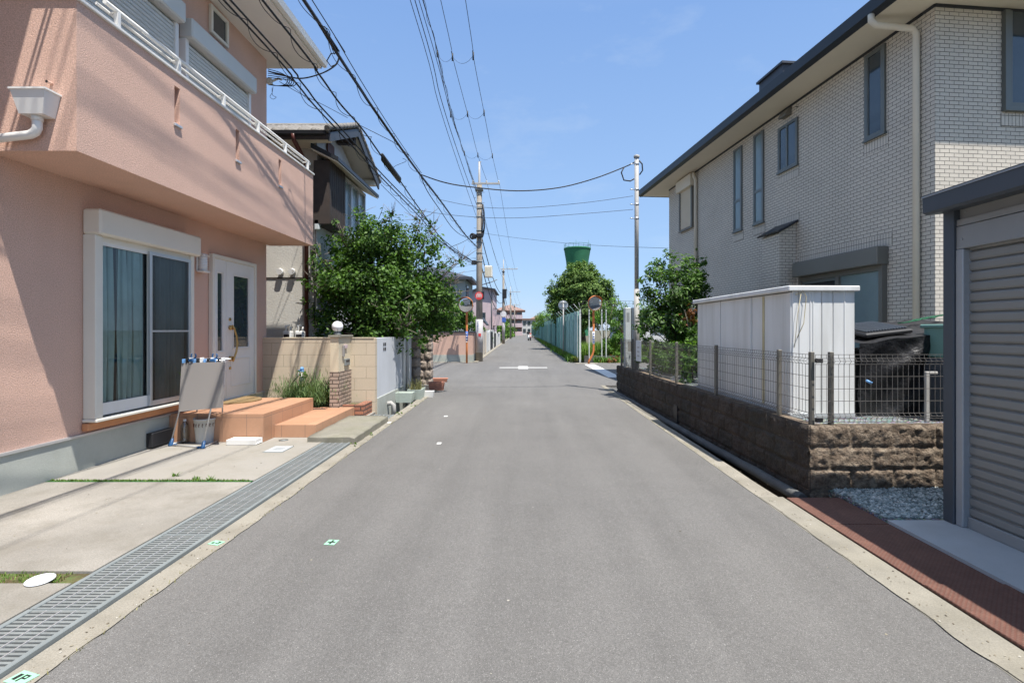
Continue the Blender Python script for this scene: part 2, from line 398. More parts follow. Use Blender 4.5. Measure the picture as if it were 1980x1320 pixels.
M['dark_in'] = mat('dark_interior', (.02, .025, .027), .9, var=.1)
M['bucket'] = mat('white_bucket', (.52, .53, .52), .5, var=.04)
M['bottle'] = glassmat('bottle_plastic', (.82, .88, .88), .08)
M['red'] = mat('red_paint', (.60, .05, .05), .5, var=.05)
M['signblue'] = mat('sign_blue', (.05, .12, .42), .5, var=.03)
M['terracotta'] = mat('terracotta_pot', (.42, .19, .13), .85, var=.1)
M['palegreen'] = mat('pale_green_planter', (.44, .50, .44), .7, var=.1, vs=5, stain=.3, sc=(.25,.27,.22), ss=7)
M['mat_brown'] = mat('coir_mat', (.22, .15, .07), .95, var=.25, vs=30, bump=.6, bs=90)
M['paper'] = mat('paper_white', (.62, .63, .64), .8, var=.04)
M['greybox'] = mat('meter_box_grey', (.50, .54, .54), .55, var=.04, stain=.15, ss=3)
M['farwall'] = mat('far_wall_beige', (.46, .41, .35), .9, var=.06)
M['farwall2'] = mat('far_wall_white', (.56, .56, .55), .9, var=.06)
M['farbrown'] = mat('far_brown_wall', (.26, .17, .14), .9, var=.08)
def gravelmat():
    m, t, b = nt('grey_gravel'); co = coords(t); b.inputs['Roughness'].default_value = .85
    v = nd(t, 'ShaderNodeTexVoronoi', Scale=38.0); t.links.new(co, v.inputs['Vector'])
    c = mixc(t, (.26, .30, .30), v.outputs['Color'], .22)
    c = mixc(t, c, ramp(t, v.outputs['Distance'], [(0, 1.25), (.6, .35)]), 1.0, 'MULTIPLY')
    t.links.new(c, b.inputs['Base Color']); 
    bump_(t, b, math_(t, 'MULTIPLY', v.outputs['Distance'], -1), 1., .02); return m
M['gravel'] = gravelmat()
def platemat():
    m, t, b = nt('red_checker_plate'); co = coords(t); uv = coords(t, 'UV')
    b.inputs['Roughness'].default_value = .7
    s = t.nodes.new('ShaderNodeSeparateXYZ'); t.links.new(uv, s.inputs[0])
    k = 2*math.pi/.04
    sx = math_(t, 'SINE', math_(t, 'MULTIPLY', math_(t, 'ADD', s.outputs[0], s.outputs[1]), k/1.4))
    sy = math_(t, 'SINE', math_(t, 'MULTIPLY', math_(t, 'SUBTRACT', s.outputs[0], s.outputs[1]), k/1.4))
    p = math_(t, 'MULTIPLY', sx, sy)
    d = ramp(t, math_(t, 'ABSOLUTE', p), [(.45, 0), (.65, 1)])
    n = noise_(t, co, 5, 5, .65); 
    c = mixc(t, (.11, .042, .028), (.16, .070, .048), ramp(t, n, [(.3, 0), (.7, 1)]))
    c = mixc(t, c, (.17, .11, .082), math_(t, 'MULTIPLY', d, .45))
    n3 = noise_(t, co, 30, 4, .6)
    c = mixc(t, c, ramp(t, n3, [(.3, .75), (.7, 1.1)]), 1.0, 'MULTIPLY')
    t.links.new(c, b.inputs['Base Color']); bump_(t, b, d, .7, .004); return m
M['plate'] = platemat()
# ---------------------------------------------------------------- foliage
def leaf_arrays(blobs, n, size, sub=16, spread=.22, up=.5, asp=.5, shell=.55, fold=.25):
    blobs = np.array(blobs, float)
    w = blobs[:, 3]**2; w /= w.sum()
    subs = []
    for i, (x, y, z, r) in enumerate(blobs):
        k = max(3, int(sub*len(blobs)*w[i]))
        d = np.random.normal(size=(k, 3)); d /= np.linalg.norm(d, axis=1)[:, None]
        rr = r*(shell+(1-shell)*np.random.rand(k)**.6)*(1+.22*np.random.normal(size=k))
        sr = r*spread*(.6+.8*np.random.rand(k))
        subs.append(np.column_stack([np.array([x, y, z])+d*rr[:, None], sr, d]))
    S = np.concatenate(subs)
    pw = S[:, 3]**2; pw /= pw.sum()
    idx = np.random.choice(len(S), n, p=pw)
    off = np.random.normal(size=(n, 3)); off /= (np.linalg.norm(off, axis=1)[:, None]+1e-9)
    off *= (np.random.rand(n)**.45)[:, None]
    c = S[idx, :3] + off*S[idx, 3][:, None]*1.25
    nrm = S[idx, 4:7]*.5 + off*.6 + np.random.normal(size=(n, 3))*.55 + np.array([0, 0, up])
    nrm /= np.linalg.norm(nrm, axis=1)[:, None]
    t = np.random.normal(size=(n, 3)) + np.array([0, 0, -.5]) + off*.6
    t -= nrm*(t*nrm).sum(1)[:, None]; t /= np.linalg.norm(t, axis=1)[:, None]
    b = np.cross(nrm, t)
    s = size*(.6+.8*np.random.rand(n))[:, None]
    p0 = c-t*s*.5; p2 = c+t*s*.5
    p1 = c+b*s*asp*.5+nrm*s*fold*.4-t*s*.08; p3 = c-b*s*asp*.5+nrm*s*fold*.4-t*s*.08
    V = np.stack([p0, p1, p2, p3], 1).reshape(-1, 3)
    Fc = np.arange(4*n).reshape(n, 4)
    # fold along the midrib: two triangles per leaf
    T = np.concatenate([Fc[:, [0, 1, 2]], Fc[:, [0, 2, 3]]])
    return V, T
def np_mesh(name, V, T, m, parent, world=True):
    if parent is not None and world:
        Mx = np.array(parent_matrix(parent).inverted()); V = V @ Mx[:3, :3].T + Mx[:3, 3]; loc = (0, 0, 0)
    else:
        mn, mx = V.min(0), V.max(0); loc = ((mn[0]+mx[0])/2, (mn[1]+mx[1])/2, mn[2]); V = V-np.array(loc)
    me = bpy.data.meshes.new(name)
    me.vertices.add(len(V)); me.vertices.foreach_set('co', V.astype(np.float32).ravel())
    k = T.shape[1]
    me.loops.add(T.size); me.loops.foreach_set('vertex_index', T.astype(np.int32).ravel())
    me.polygons.add(len(T)); me.polygons.foreach_set('loop_start', np.arange(0, T.size, k, dtype=np.int32))
    try: me.polygons.foreach_set('loop_total', np.full(len(T), k, np.int32))
    except Exception: pass
    me.update(calc_edges=True); me.validate()
    me.materials.append(m)
    o = bpy.data.objects.new(name, me); C.objects.link(o); o.location = loc
    if parent is not None: o.parent = parent; o.location = (0, 0, 0)
    return o
def tree(name, label, cat, base, blobs, n, size, leafm, barkm='bark', trunk_r=.1, fork=None, group=None, cutz=None, limbs=True, twigs=0, **kw):
    root = thing(name, label, cat, base, 0, group)
    mb = MB(); bx, by, bz = base
    cx = sum(b[0] for b in blobs)/len(blobs); cy = sum(b[1] for b in blobs)/len(blobs); mz = min(b[2]-b[3]*.6 for b in blobs)
    top = max(b[2] for b in blobs)
    fz = fork if fork is not None else max(bz+.3, mz)
    fx, fy = bx+(cx-bx)*.4, by+(cy-by)*.4
    mb.tube([(bx, by, bz-.1), (bx+(fx-bx)*.2, by+(fy-by)*.5, bz+(fz-bz)*.5), (fx, fy, fz)], [trunk_r*1.25, trunk_r, trunk_r*.85], 8)
    if limbs:
        for (x, y, z, r) in blobs:
            tr0 = trunk_r; trunk_r_ = trunk_r*min(1, r/(max(b[3] for b in blobs)*.8))
            mx_, my_ = (fx*.55+x*.45)+random.uniform(-.1, .1)*r, (fy*.55+y*.45)+random.uniform(-.1, .1)*r
            mb.tube([(fx, fy, fz-.05), (mx_, my_, fz+(z-fz)*.55), (x, y, z+r*.1)], [trunk_r_*.5, trunk_r_*.3, trunk_r_*.06], 6)
            for q in range(4):
                d = Vector((random.gauss(0, 1), random.gauss(0, 1), random.gauss(.3, .8))).normalized()*r*.85
                mb.tube([(mx_, my_, fz+(z-fz)*.55), (x+d.x*.5, y+d.y*.5, z+d.z*.45), (x+d.x, y+d.y, z+d.z)], [trunk_r_*.16, trunk_r_*.09, trunk_r_*.03], 5)
    mb.build('trunk', M[barkm], root, world=True, uv=False)
    V, T = leaf_arrays(blobs, n, size, **kw)
    if cutz is not None:
        k = n; keep = (V.reshape(n, 4, 3)[:, :, 2].min(1) > cutz)
        V = V.reshape(n, 4, 3)[keep].reshape(-1, 3); k = keep.sum(); Fc = np.arange(4*k).reshape(k, 4)
        T = np.concatenate([Fc[:, [0, 1, 2]], Fc[:, [0, 2, 3]]])
    if twigs:
        mb = MB()
        for q in range(twigs):
            x, y, z, r = random.choice(blobs); d = Vector((random.gauss(0, 1), random.gauss(0, .8), random.gauss(.5, .7))).normalized()
            p = Vector((x, y, z))+d*r*random.uniform(.1, .6); e = p+(d+Vector((random.gauss(0, .4), random.gauss(0, .4), .1)))*random.uniform(.15, .35)
            mb.tube([p, p.lerp(e, .5)+Vector((random.gauss(0, .02), 0, random.gauss(0, .02))), e], [.008, .006, .003], 4)
        mb.build('twigs', M['bark_pale'], root, world=True)
    np_mesh('crown', V, T, M[leafm] if isinstance(leafm, str) else leafm, root)
    return root
def blades(pts, hgt, w, lean=.4, seg=2):
    pts = np.array(pts, float); n = len(pts)
    a = np.random.rand(n)*6.283; h = hgt*(.5+.7*np.random.rand(n)); ln = lean*h*(.3+np.random.rand(n))
    d = np.column_stack([np.cos(a), np.sin(a), np.zeros(n)]); s = np.column_stack([-np.sin(a), np.cos(a), np.zeros(n)])
    z = np.array([0, 0, 1.])
    p0 = pts-s*w*.5; p1 = pts+s*w*.5
    m = pts+d*(ln*.3)[:, None]+z*(h*.6)[:, None]
    p2 = m+s*w*.4; p3 = m-s*w*.4; p4 = pts+d*ln[:, None]+z*h[:, None]
    V = np.stack([p0, p1, p2, p3, p4], 1).reshape(-1, 3); b = np.arange(n)[:, None]*5
    T = np.concatenate([b+np.array([[0, 1, 2]]), b+np.array([[0, 2, 3]]), b+np.array([[3, 2, 4]])])
    return V, T

# ================================================================ THE GROUND
def rsheet(name, boxes, m, kind='structure'):
    mb = MB()
    for b in boxes: mb.box(*b)
    o = mb.build(name, m); o['kind'] = kind; return o
g = MB().quad((-900, -300, -.42), (900, -300, -.42), (900, 1200, -.42), (-900, 1200, -.42)).build('ground', M['earth']); struct(g)
rsheet('road', [(-2.07, 2.12, -14, 13.9, -.4, 0), (-45, 45, 13.9, 23.5, -.4, 0), (-1.98, 2.35, 23.5, 260, -.4, 0)], M['asphalt'])
rsheet('front_yard_ground', [(-12, -4.62, -10, 9.2, -.4, .02)], M['earth'])
# driveway slabs left of the grate (three pours with joints between)
rsheet('driveway', [(-4.62, -2.60, 5.035, 9.2, -.3, .035)], M['concrete'])
rsheet('driveway_slab', [(-4.62, -2.60, 3.14, 4.975, -.3, .035), (-4.62, -2.60, -9, 2.99, -.3, .035)], M['concrete_old'])
jb = MB().box(-4.60, -2.61, 4.985, 5.025, -.2, .036).build('moss_joint', M['moss']); tag(jb, kind='structure')
sp = MB().box(-4.6, -2.605, 2.995, 3.135, -.2, .022).build('soil_strip', M['soil']); tag(sp, kind='structure')
# grass and moss growing in the joints
pts = [(-4.55+random.random()*1.92, 4.99+random.random()*.03, .025) for _ in range(1500)]
V, T = blades(pts, .03, .008); o = np_mesh('joint_moss', V, T, M['grass'], None); tag(o, 'bright green moss and tiny weeds in the driveway joint', 'moss', kind='stuff')
pts = [(-4.5+1.35*random.random()**.6, 3.0+random.random()*.13, .02) for _ in range(1500)]+[(-3.2+.5*random.random(), 3.0+random.random()*.13, .02) for _ in range(260)]
V, T = blades(pts, .025, .005, .9); o = np_mesh('strip_grass', V, T, M['grass'], None); tag(o, 'low grass growing in the soil strip beside the white lid', 'grass', kind='stuff')
for k, (u, v) in enumerate(((340, 921), (378, 928), (408, 929))):
    x, y, z = at(u, v, 1.47/((v-CY)/F))
    V, T = blades([(x+random.gauss(0, .02), y+random.gauss(0, .01), .03) for _ in range(26)], .045, .008, 1.0)
    o = np_mesh('driveway_weed', V, T, M['leaf2'], None)
    tag(o, ['leftmost small weed sprouting from the mossy driveway joint', 'middle small weed sprouting from the mossy driveway joint', 'rightmost small weed sprouting from the mossy driveway joint'][k], 'weed', 'weeds in the driveway joint')
rsheet('kerb_core', [(-2.225, -2.07, -9, 13.9, -.35, .002)], M['kerb'])
rsheet('kerb_core', [(2.12, 2.335, -9, 4.62, -.35, .002)], M['kerb2'])
def kerb_top(x_out, x_in, ya, yb, z, m, amp, seed):
    n = int((yb-ya)/.05); mb = MB(); vs = []
    for i in range(n+1):
        y = ya+(yb-ya)*i/n
        e = amp*noise.fractal(Vector((y*2.2, seed, 0)), .8, 2.2, 5)+amp*.6*noise.noise(Vector((y*.6, seed, 4)))
        vs += [(x_out, y, z), (x_in+e, y, z)]
    mb.add(vs, [(2*i, 2*i+1, 2*i+3, 2*i+2) for i in range(n)]); o = mb.build('kerb', m); o['kind'] = 'structure'
kerb_top(-2.225, -2.065, -3, 6.9, .007, M['kerb'], .022, 1.0); kerb_top(-2.225, -2.065, 8.3, 13.9, .007, M['kerb'], .03, 2.0)
kerb_top(2.335, 2.125, -3, 4.62, .007, M['kerb2'], .022, 3.0)
# irregular narrow kerb beyond the plates
mb = MB(); prev = None; n = 40
vs = []; 
for i in range(n+1):
    y = 4.62+(13.9-4.62)*i/n; xr = 2.30-.0*i+.03*noise.noise(Vector((y*1.3, 0, 0)))-.022*(y-4.62)/1.0*.3
    vs += [(2.12, y, .004), (xr, y, .004), (xr, y, -.35)]
fs = []
for i in range(n): a = i*3; fs += [(a, a+1, a+4, a+3), (a+1, a+2, a+5, a+4)]
mb.add(vs, fs); struct(mb.build('kerb', M['kerb']))
# open gutters
rsheet('gutter', [(-2.60, -2.225, -9, 9.2, -.36, -.22), (-2.62, -2.225, 9.2, 13.9, -.36, -.24)], M['gutter'])
rsheet('gutter', [(2.0, 2.8, 4.6, 13.9, -.4, -.26)], M['gutter'])
rsheet('gutter', [(2.335, 2.82, -4, 4.6, -.4, -.26)], M['gutter'])
mb = MB()      # rounded lip of the gutter along the retaining wall
mb.tube([(2.56-.0326*(y-4.7)+.012*noise.noise(Vector((y*2, 1, 0))), y, -.04+.01*noise.noise(Vector((y*1.7, 5, 0)))) for y in np.linspace(4.7, 13.6, 50)], .05, 8)
mb.box(2.30, 2.62, 12.9, 13.9, -.3, -.05)
struct(mb.build('gutter', M['gutter']))
rsheet('gravel_bed', [(2.82, 7.5, 3.98, 6.2, -.4, .03)], M['gravel'])
# loose stones of the gravel
Vs = []; Ts = []; k = 0
for i in range(5200):
    x = random.uniform(2.84, 4.4); y = random.uniform(4.03, 4.86); s = random.uniform(.009, .024)
    z = .03+.25*s
    pr = [Vector((random.uniform(-1, 1), random.uniform(-1, 1), random.uniform(-.5, .8))).normalized()*s for _ in range(6)]
    base = [(1,0,0),(-1,0,0),(0,1,0),(0,-1,0),(0,0,.7),(0,0,-.7)]; a = random.random()*6.28; ca, sa = math.cos(a), math.sin(a)
    for (bx, by, bz), q in zip(base, pr):
        bx, by = bx*ca-by*sa, bx*sa+by*ca
        Vs.append((x+bx*s*1.1+q.x*.35, y+by*s*.8+q.y*.35, z+bz*s+q.z*.3))
    for f in ((0,2,4),(2,1,4),(1,3,4),(3,0,4),(2,0,5),(1,2,5),(3,1,5),(0,3,5)): Ts.append([k*6+j for j in f])
    k += 1
gs, gt, gb = nt('gravel_stones'); gg = gs.node_tree.nodes.new('ShaderNodeNewGeometry')
gt.links.new(ramp(gt, gg.outputs['Random Per Island'], [(0, (.12, .15, .15)), (.4, (.26, .31, .30)), (.8, (.40, .44, .43)), (1, (.62, .63, .60))]), gb.inputs['Base Color']); gb.inputs['Roughness'].default_value = .8
o = np_mesh('gravel', np.array(Vs), np.array(Ts), gs, None); tag(o, 'grey gravel between the retaining wall and the garage', 'gravel', kind='stuff')
rsheet('garage_apron', [(2.82, 3.55, -3, 3.98, -.3, .035)], M['greycon'])
# red checker plates bridging the gutter
plates = [(3.955, 4.575, 'short red checker plate at the far end, beside the retaining wall'), (3.015, 3.945, 'red checker plate second from the far end, half in garage shadow'), (2.075, 3.005, 'nearest visible red checker plate with a scuffed pale corner'), (1.135, 2.065, None), (.2, 1.125, None)]
for y0, y1, lb in plates[:3]:
    mb = MB(); z1 = .012 if y0 > 3.01 else .02; x0 = 2.345 if y0 > 3.01 else 2.34
    mb.bbox(x0, 2.815, y0, y1, z1-.012, z1+.004, .003)
    o = mb.build('checker_plate', M['plate']); tag(o, lb, 'steel plate', 'red steel plates over the gutter')

# ---------------------------------------------------------------- drain grates
def grate(y0, y1, x0, x1, z, label, group='drain grates along the driveway'):
    root = thing('drain_grate', label, 'drain grate', ((x0+x1)/2, y0, z-.04), 0, group)
    f = MB()
    for a, b in ((x0, x0+.028), (x1-.028, x1)): f.bbox(a, b, y0+.003, y1-.003, z-.04, z+.004, .004)
    f.box(x0+.028, x1-.028, y0+.003, y0+.011, z-.04, z-.001); f.box(x0+.028, x1-.028, y1-.011, y1-.003, z-.04, z-.001)
    f.build('frame', M['steel_edge'], root, world=True)
    b = MB(); n = int(round((y1-y0)/.0325)); 
    for i in range(n):
        y = y0+(i+.5)*(y1-y0)/n
        b.box(x0+.028, x1-.028, y-.0085, y+.0085, z-.012, z-.003)
    b.build('cross_bars', M['steel'], root, world=True)
    r = MB()
    for k in (1, 2, 3):
        x = x0+.028+(x1-x0-.056)*k/4; r.box(x-.0035, x+.0035, y0+.011, y1-.011, z-.03, z+.001)
    r.build('long_rods', M['alu'], root, world=True)
names = ['nearest', 'second nearest', 'third nearest', 'fourth nearest', 'fifth nearest', 'sixth nearest']
ys = [1.73, 2.725, 3.72, 4.715, 5.71, 6.76]
lbs = ['grey steel drain grate lid at the bottom left corner beside the green tape', 'grey steel drain grate lid ending at the soil strip with white lid', 'grey steel drain grate lid just past the soil strip', 'grey steel drain grate lid at the end of the mossy joint', 'grey steel drain grate lid touching the raised concrete slab']
for i in range(5): grate(ys[i], ys[i+1], -2.595, -2.23, .028, lbs[i])
grate(8.47, 9.15, -2.59, -2.24, .0, 'short steel drain grate beyond the slab by the white wall')

# raised concrete slab bridging the gutter
mb = MB(); top = []
nx, ny = 8, 14
for j in range(ny+1):
    for i in range(nx+1):
        x = -2.79+.62*i/nx; y = 6.74+1.66*j/ny
        edge = .018*noise.noise(Vector((x*6, y*6, 0)))
        z = .105+.008*noise.noise(Vector((x*3, y*3, 2)))-(.02 if i == nx else 0)-(.012 if j == 0 else 0)
        top.append((x+(edge if i in (0, nx) else 0), y+(edge if j in (0, ny) else 0), z))
fs = [(j*(nx+1)+i, j*(nx+1)+i+1, (j+1)*(nx+1)+i+1, (j+1)*(nx+1)+i) for j in range(ny) for i in range(nx)]
mb.add(top, fs, smooth=True)
rim = [i for i in range(nx+1)]+[(j)*(nx+1)+nx for j in range(1, ny+1)]+[ny*(nx+1)+i for i in range(nx-1, -1, -1)]+[j*(nx+1) for j in range(ny-1, 0, -1)]
o0 = len(mb.v); 
for i in rim: x, y, z = top[i]; mb.v.append((x, y, -.02))
for a in range(len(rim)):
    b = (a+1) % len(rim); mb.f.append((rim[a], o0+a, o0+b, rim[b]))
o = mb.build('concrete_slab', M['slab']); tag(o, 'weathered raised concrete slab bridging the gutter below the tiled steps', 'concrete slab')

# ---------------------------------------------------------------- markings
def mark(name, poly, z=.004, m='paintwhite', kind='structure'):
    o = MB().add([(x, y, z) for x, y in poly], [tuple(range(len(poly)))]).build(name, M[m]); o['kind'] = kind; return o
mark('road_marking', [(-.86, 20.25), (-.12, 20.25), (-.12, 20.5), (-.86, 20.5)])
mark('road_marking', [(-.12, 19.75), (.26, 19.75), (.26, 21.1), (-.12, 21.1)])
mark('road_marking', [(.26, 20.25), (1.02, 20.25), (1.02, 20.5), (.26, 20.5)])
mark('stop_line', [(2.72, 16.2), (3.15, 16.2), (3.15, 22.3), (2.72, 22.3)])
mark('kerb_stone', [(2.4, 22.6), (3.4, 22.6), (3.4, 23.3), (2.4, 23.3)], .008, 'kerb')
# small pieces of tape with survey marks
def tape(x, y, w, d, rz, label, strokes, m='tapegreen'):
    root = thing('survey_tape', label, 'tape marker', (x, y, .0085 if x < -2.04 else .002), rz, 'survey tape marks on the ground')
    b = MB().box(-w/2, w/2, -d/2, d/2, 0, .0015); b.build('tape', M[m], root)
    if strokes:
        s = MB()
        for (x0, y0, x1, y1) in strokes: s.box(x0*w, x1*w, y0*d, y1*d, .0016, .0024)
        s.build('ink_mark', M['black'], root)
tape(*at(641, 1048.5, 3.645)[:2], .075, .085, -.1, 'green tape marked with a black plus sign on the asphalt', [(-.38, -.09, .38, .09), (-.1, -.4, .1, -.09), (-.1, .09, .1, .4)])
tape(-2.135, 3.62, .09, .065, -.3, 'green tape with two black dots on the left kerb', [(-.34, -.28, -.1, .02), (.02, -.22, .32, -.06), (.2, -.06, .32, .18), (.02, .18, .32, .32)])
tape(-2.14, 2.215, .10, .075, -.3, 'green tape with smudged black lettering in the bottom left corner', [(-.35, -.25, -.15, .25), (-.05, -.3, .05, .3), (.05, .2, .25, .3), (.05, -.05, .25, .05), (.17, .05, .25, .2)])
tape(*at(849, 857, 6.82)[:2], .055, .10, 0, 'white paint dab nearer the camera on the asphalt', [(-.1, -.1, .1, .1)], 'paintwhite')
tape(*at(862, 804.5, 8.955)[:2], .06, .10, 0, 'white paint dab farther up the asphalt beside the white planters', [(-.1, -.1, .1, .1)], 'paintwhite')
tape(-2.12, 8.3, .06, .10, 0, 'white paint dab beside the raised concrete slab', None, 'paintwhite')
# white lid on the soil strip, covers on the driveway
mb = MB(); mb.lathe([(.0001, 0), (.062, 0), (.070, .005), (.070, .011), (.062, .015), (.0001, .019)], 0, 0, 36)
o = mb.build('round_disc', M['discwhite']); o.location = (-2.80, 3.01, .038); o.rotation_euler = (R(3), R(0), 0); tag(o, 'white round plastic lid lying on the soil strip', 'lid')
root = thing('access_cover', 'square stainless access cover set in the driveway', 'cover', (-2.97, 6.33, .036))
MB().bbox(-.12, .12, -.16, .16, 0, .004, .002).build('frame', M['steel_edge'], root); MB().box(-.11, .11, -.15, .15, .0042, .006).build('plate', M['greycon'], root)
s = MB(); 
for r_ in range(3): s.box(-.06, .06, -.06+r_*.05, -.045+r_*.05, .0062, .0075)
s.build('lettering', M['steel'], root)
mb = MB().lathe([(.0001, 0), (.055, 0), (.06, .004), (.0001, .006)], 0, 0, 20); o = mb.build('round_cover', M['steel']); o.location = (-3.15, 6.85, .036); tag(o, 'small round metal cover beside the tiled steps', 'cover')

# ================================================================ PINK HOUSE
PX = -4.6
ph = thing('pink_house', 'two storey salmon pink stucco house with projecting balcony', 'house', (-7.8, 5, 0))
mb = MB()
mb.box(-11, PX, .5, 9.33, .41, 3.03); mb.box(-11, PX, .5, 9.34, 3.03, 6.36)
mb.build('wall', M['pink'], ph, world=True)
mb = MB().box(-10.98, PX+.012, .52, 9.31, -.2, .395); mb.build('foundation', M['found'], ph, world=True)
mb = MB().box(-11, PX+.03, .5, 7.55, .385, .41).box(-11, PX+.03, 8.9, 9.35, .385, .41); mb.build('flashing', M['alu'], ph, world=True)
mb = MB().box(-11.4, -3.75, -.5, 9.62, 6.36, 6.42); mb.build('soffit', M['offwhite'], ph, world=True)
mb = MB(); mb.add([(-11.6, -.7, 6.55), (-3.72, -.7, 6.55), (-3.72, 9.66, 6.55), (-11.6, 9.66, 6.55), (-7.6, 3, 7.9), (-7.6, 6.2, 7.9)], [(0, 1, 4), (1, 2, 5, 4), (2, 3, 5), (3, 0, 4, 5), (3, 2, 1, 0)])
mb.build('roof', M['darkroof'], ph, world=True)
mb = MB().box(-3.75, -3.72, -.5, 9.64, 6.36, 6.5).box(-11.4, -3.72, 9.62, 9.645, 6.36, 6.5); mb.build('fascia', M['offwhite'], ph, world=True)
mb = MB().prism([(-3.72, 6.40), (-3.68, 6.375), (-3.63, 6.39), (-3.61, 6.49), (-3.625, 6.49), (-3.64, 6.41), (-3.68, 6.39), (-3.72, 6.41)], -.6, 9.66, 'y'); mb.build('gutter', M['white'], ph, world=True)
# balcony
BX = -3.81; y0b, y1b = 4.43, 9.46
mb = MB(); slots = [(5.68, 5.77), (6.90, 6.99), (8.12, 8.21)]
ya = y0b
for a, b in slots+[(y1b, y1b)]:
    mb.box(BX-.09, BX, ya, a, 3.03, 4.32)
    if b < y1b: mb.box(BX-.09, BX, a, b, 3.03, 3.78); mb.box(BX-.09, BX, a, b, 4.18, 4.32)
    ya = b
mb.box(BX-.14, BX-.092, y0b, y1b, 3.031, 4.32)
mb.box(PX+.002, BX-.14, y0b, y0b+.14, 3.03, 4.32); mb.box(PX+.002, BX-.14, y1b-.14, y1b, 3.03, 4.32)
mb.box(PX+.002, BX-.142, y0b+.142, y1b-.142, 3.032, 3.3)
bal = mb.build('balcony', M['pink'], ph, world=True)
mb = MB().bbox(BX-.18, BX+.025, y0b-.025, y1b+.02, 4.322, 4.352, .006).bbox(PX+.003, BX-.182, y0b-.025, y0b+.16, 4.322, 4.352, .006).bbox(PX+.003, BX-.182, y1b-.16, y1b+.02, 4.322, 4.352, .006)
mb.build('coping', M['white'], bal, world=True)
mb = MB(); mb.tube([(BX-.04, y0b+.35, 4.53), (BX-.04, y1b-.12, 4.53), (BX-.04, y1b-.06, 4.50)], .022, 8); mb.tube([(BX-.12, y0b+.35, 4.515), (BX-.12, y1b-.12, 4.515)], .014, 8)
for y in np.linspace(y0b+.5, y1b-.15, 6): mb.box(BX-.06, BX-.02, y-.018, y+.018, 4.352, 4.52); mb.box(BX-.13, BX-.05, y-.015, y+.015, 4.5, 4.515)
mb.build('railing', M['white'], bal, world=True)
for a, b in slots:
    MB().bbox(BX-.06, BX+.025, a-.015, b+.015, 3.735, 3.765, .004).build('drip_sill', M['alu'], bal, world=True)
# rain hopper and pipe on balcony end
mb = MB(); hx = -4.09; hy = y0b
mb.add([(hx-.145, hy-.001, 3.49), (hx+.145, hy-.001, 3.49), (hx+.145, hy-.15, 3.49), (hx-.145, hy-.15, 3.49), (hx-.10, hy-.001, 3.30), (hx+.10, hy-.001, 3.30), (hx+.10, hy-.12, 3.30), (hx-.10, hy-.12, 3.30)], [(0,1,2,3), (7,6,5,4), (0,4,5,1), (1,5,6,2), (2,6,7,3), (3,7,4,0)])
mb.box(hx-.155, hx+.155, hy-.16, hy, 3.49, 3.505)
hop = mb.build('rain_hopper', M['white'], bal, world=True)
mb = MB().tube([(hx, hy-.06, 3.31), (hx, hy-.06, 3.20), (hx-.02, hy-.06, 3.165), (hx-.06, hy-.06, 3.145), (hx-.75, hy-.07, 3.06)], .036, 12); mb.tube([(hx, hy-.06, 3.3), (hx, hy-.06, 3.26)], .042, 12); mb.build('rain_pipe', M['white'], hop, world=True)
mb = MB().tube([(-4.02, hy+.01, 3.60), (-4.02, hy-.05, 3.60)], .014, 10).tube([(-4.02, hy-.05, 3.60), (-4.02, hy-.052, 3.60)], .011, 10, mi=1); mb.build('overflow_spout', [M['pink'], M['black']], bal, world=True)

def shutter_window(y0, y1, z0, z1, x=PX, name='shuttered_window'):
    f = MB().bbox(x+.002, x+.20, y0, y1, z1-.27, z1, .02); o = f.build(name, M['shutter'], ph, world=True)
    s = MB(); n = int((z1-.27-z0)/.055)
    for i in range(n):
        z = z0+i*.055
        s.prism([(x+.055, z), (x+.075, z+.008), (x+.082, z+.028), (x+.075, z+.046), (x+.055, z+.054)], y0+.07, y1-.07, 'y')
    s.build('shutter_slats', M['shutter'], o, world=True)
    for ja in (y0+.005, y1-.07): MB().box(x+.002, x+.10, ja, ja+.065, z0, z1-.272).build('side_rail', M['white'], o, world=True)
shutter_window(6.93, 8.62, 3.4, 5.68); shutter_window(5.0, 6.80, 3.4, 5.78)
w = MB(); y0, y1, z0, z1 = 7.60, 8.06, 5.87, 6.29
w.bbox(PX+.001, PX+.05, y0, y1, z0, z0+.05, .006).bbox(PX+.001, PX+.05, y0, y1, z1-.05, z1, .006).bbox(PX+.001, PX+.05, y0, y0+.05, z0+.05, z1-.05, .006).bbox(PX+.001, PX+.05, y1-.05, y1, z0+.05, z1-.05, .006)
sw = w.build('small_window', M['cream_metal'], ph, world=True); MB().box(PX+.003, PX+.02, y0+.05, y1-.05, z0+.05, z1-.05).build('pane', M['pane'], sw, world=True)
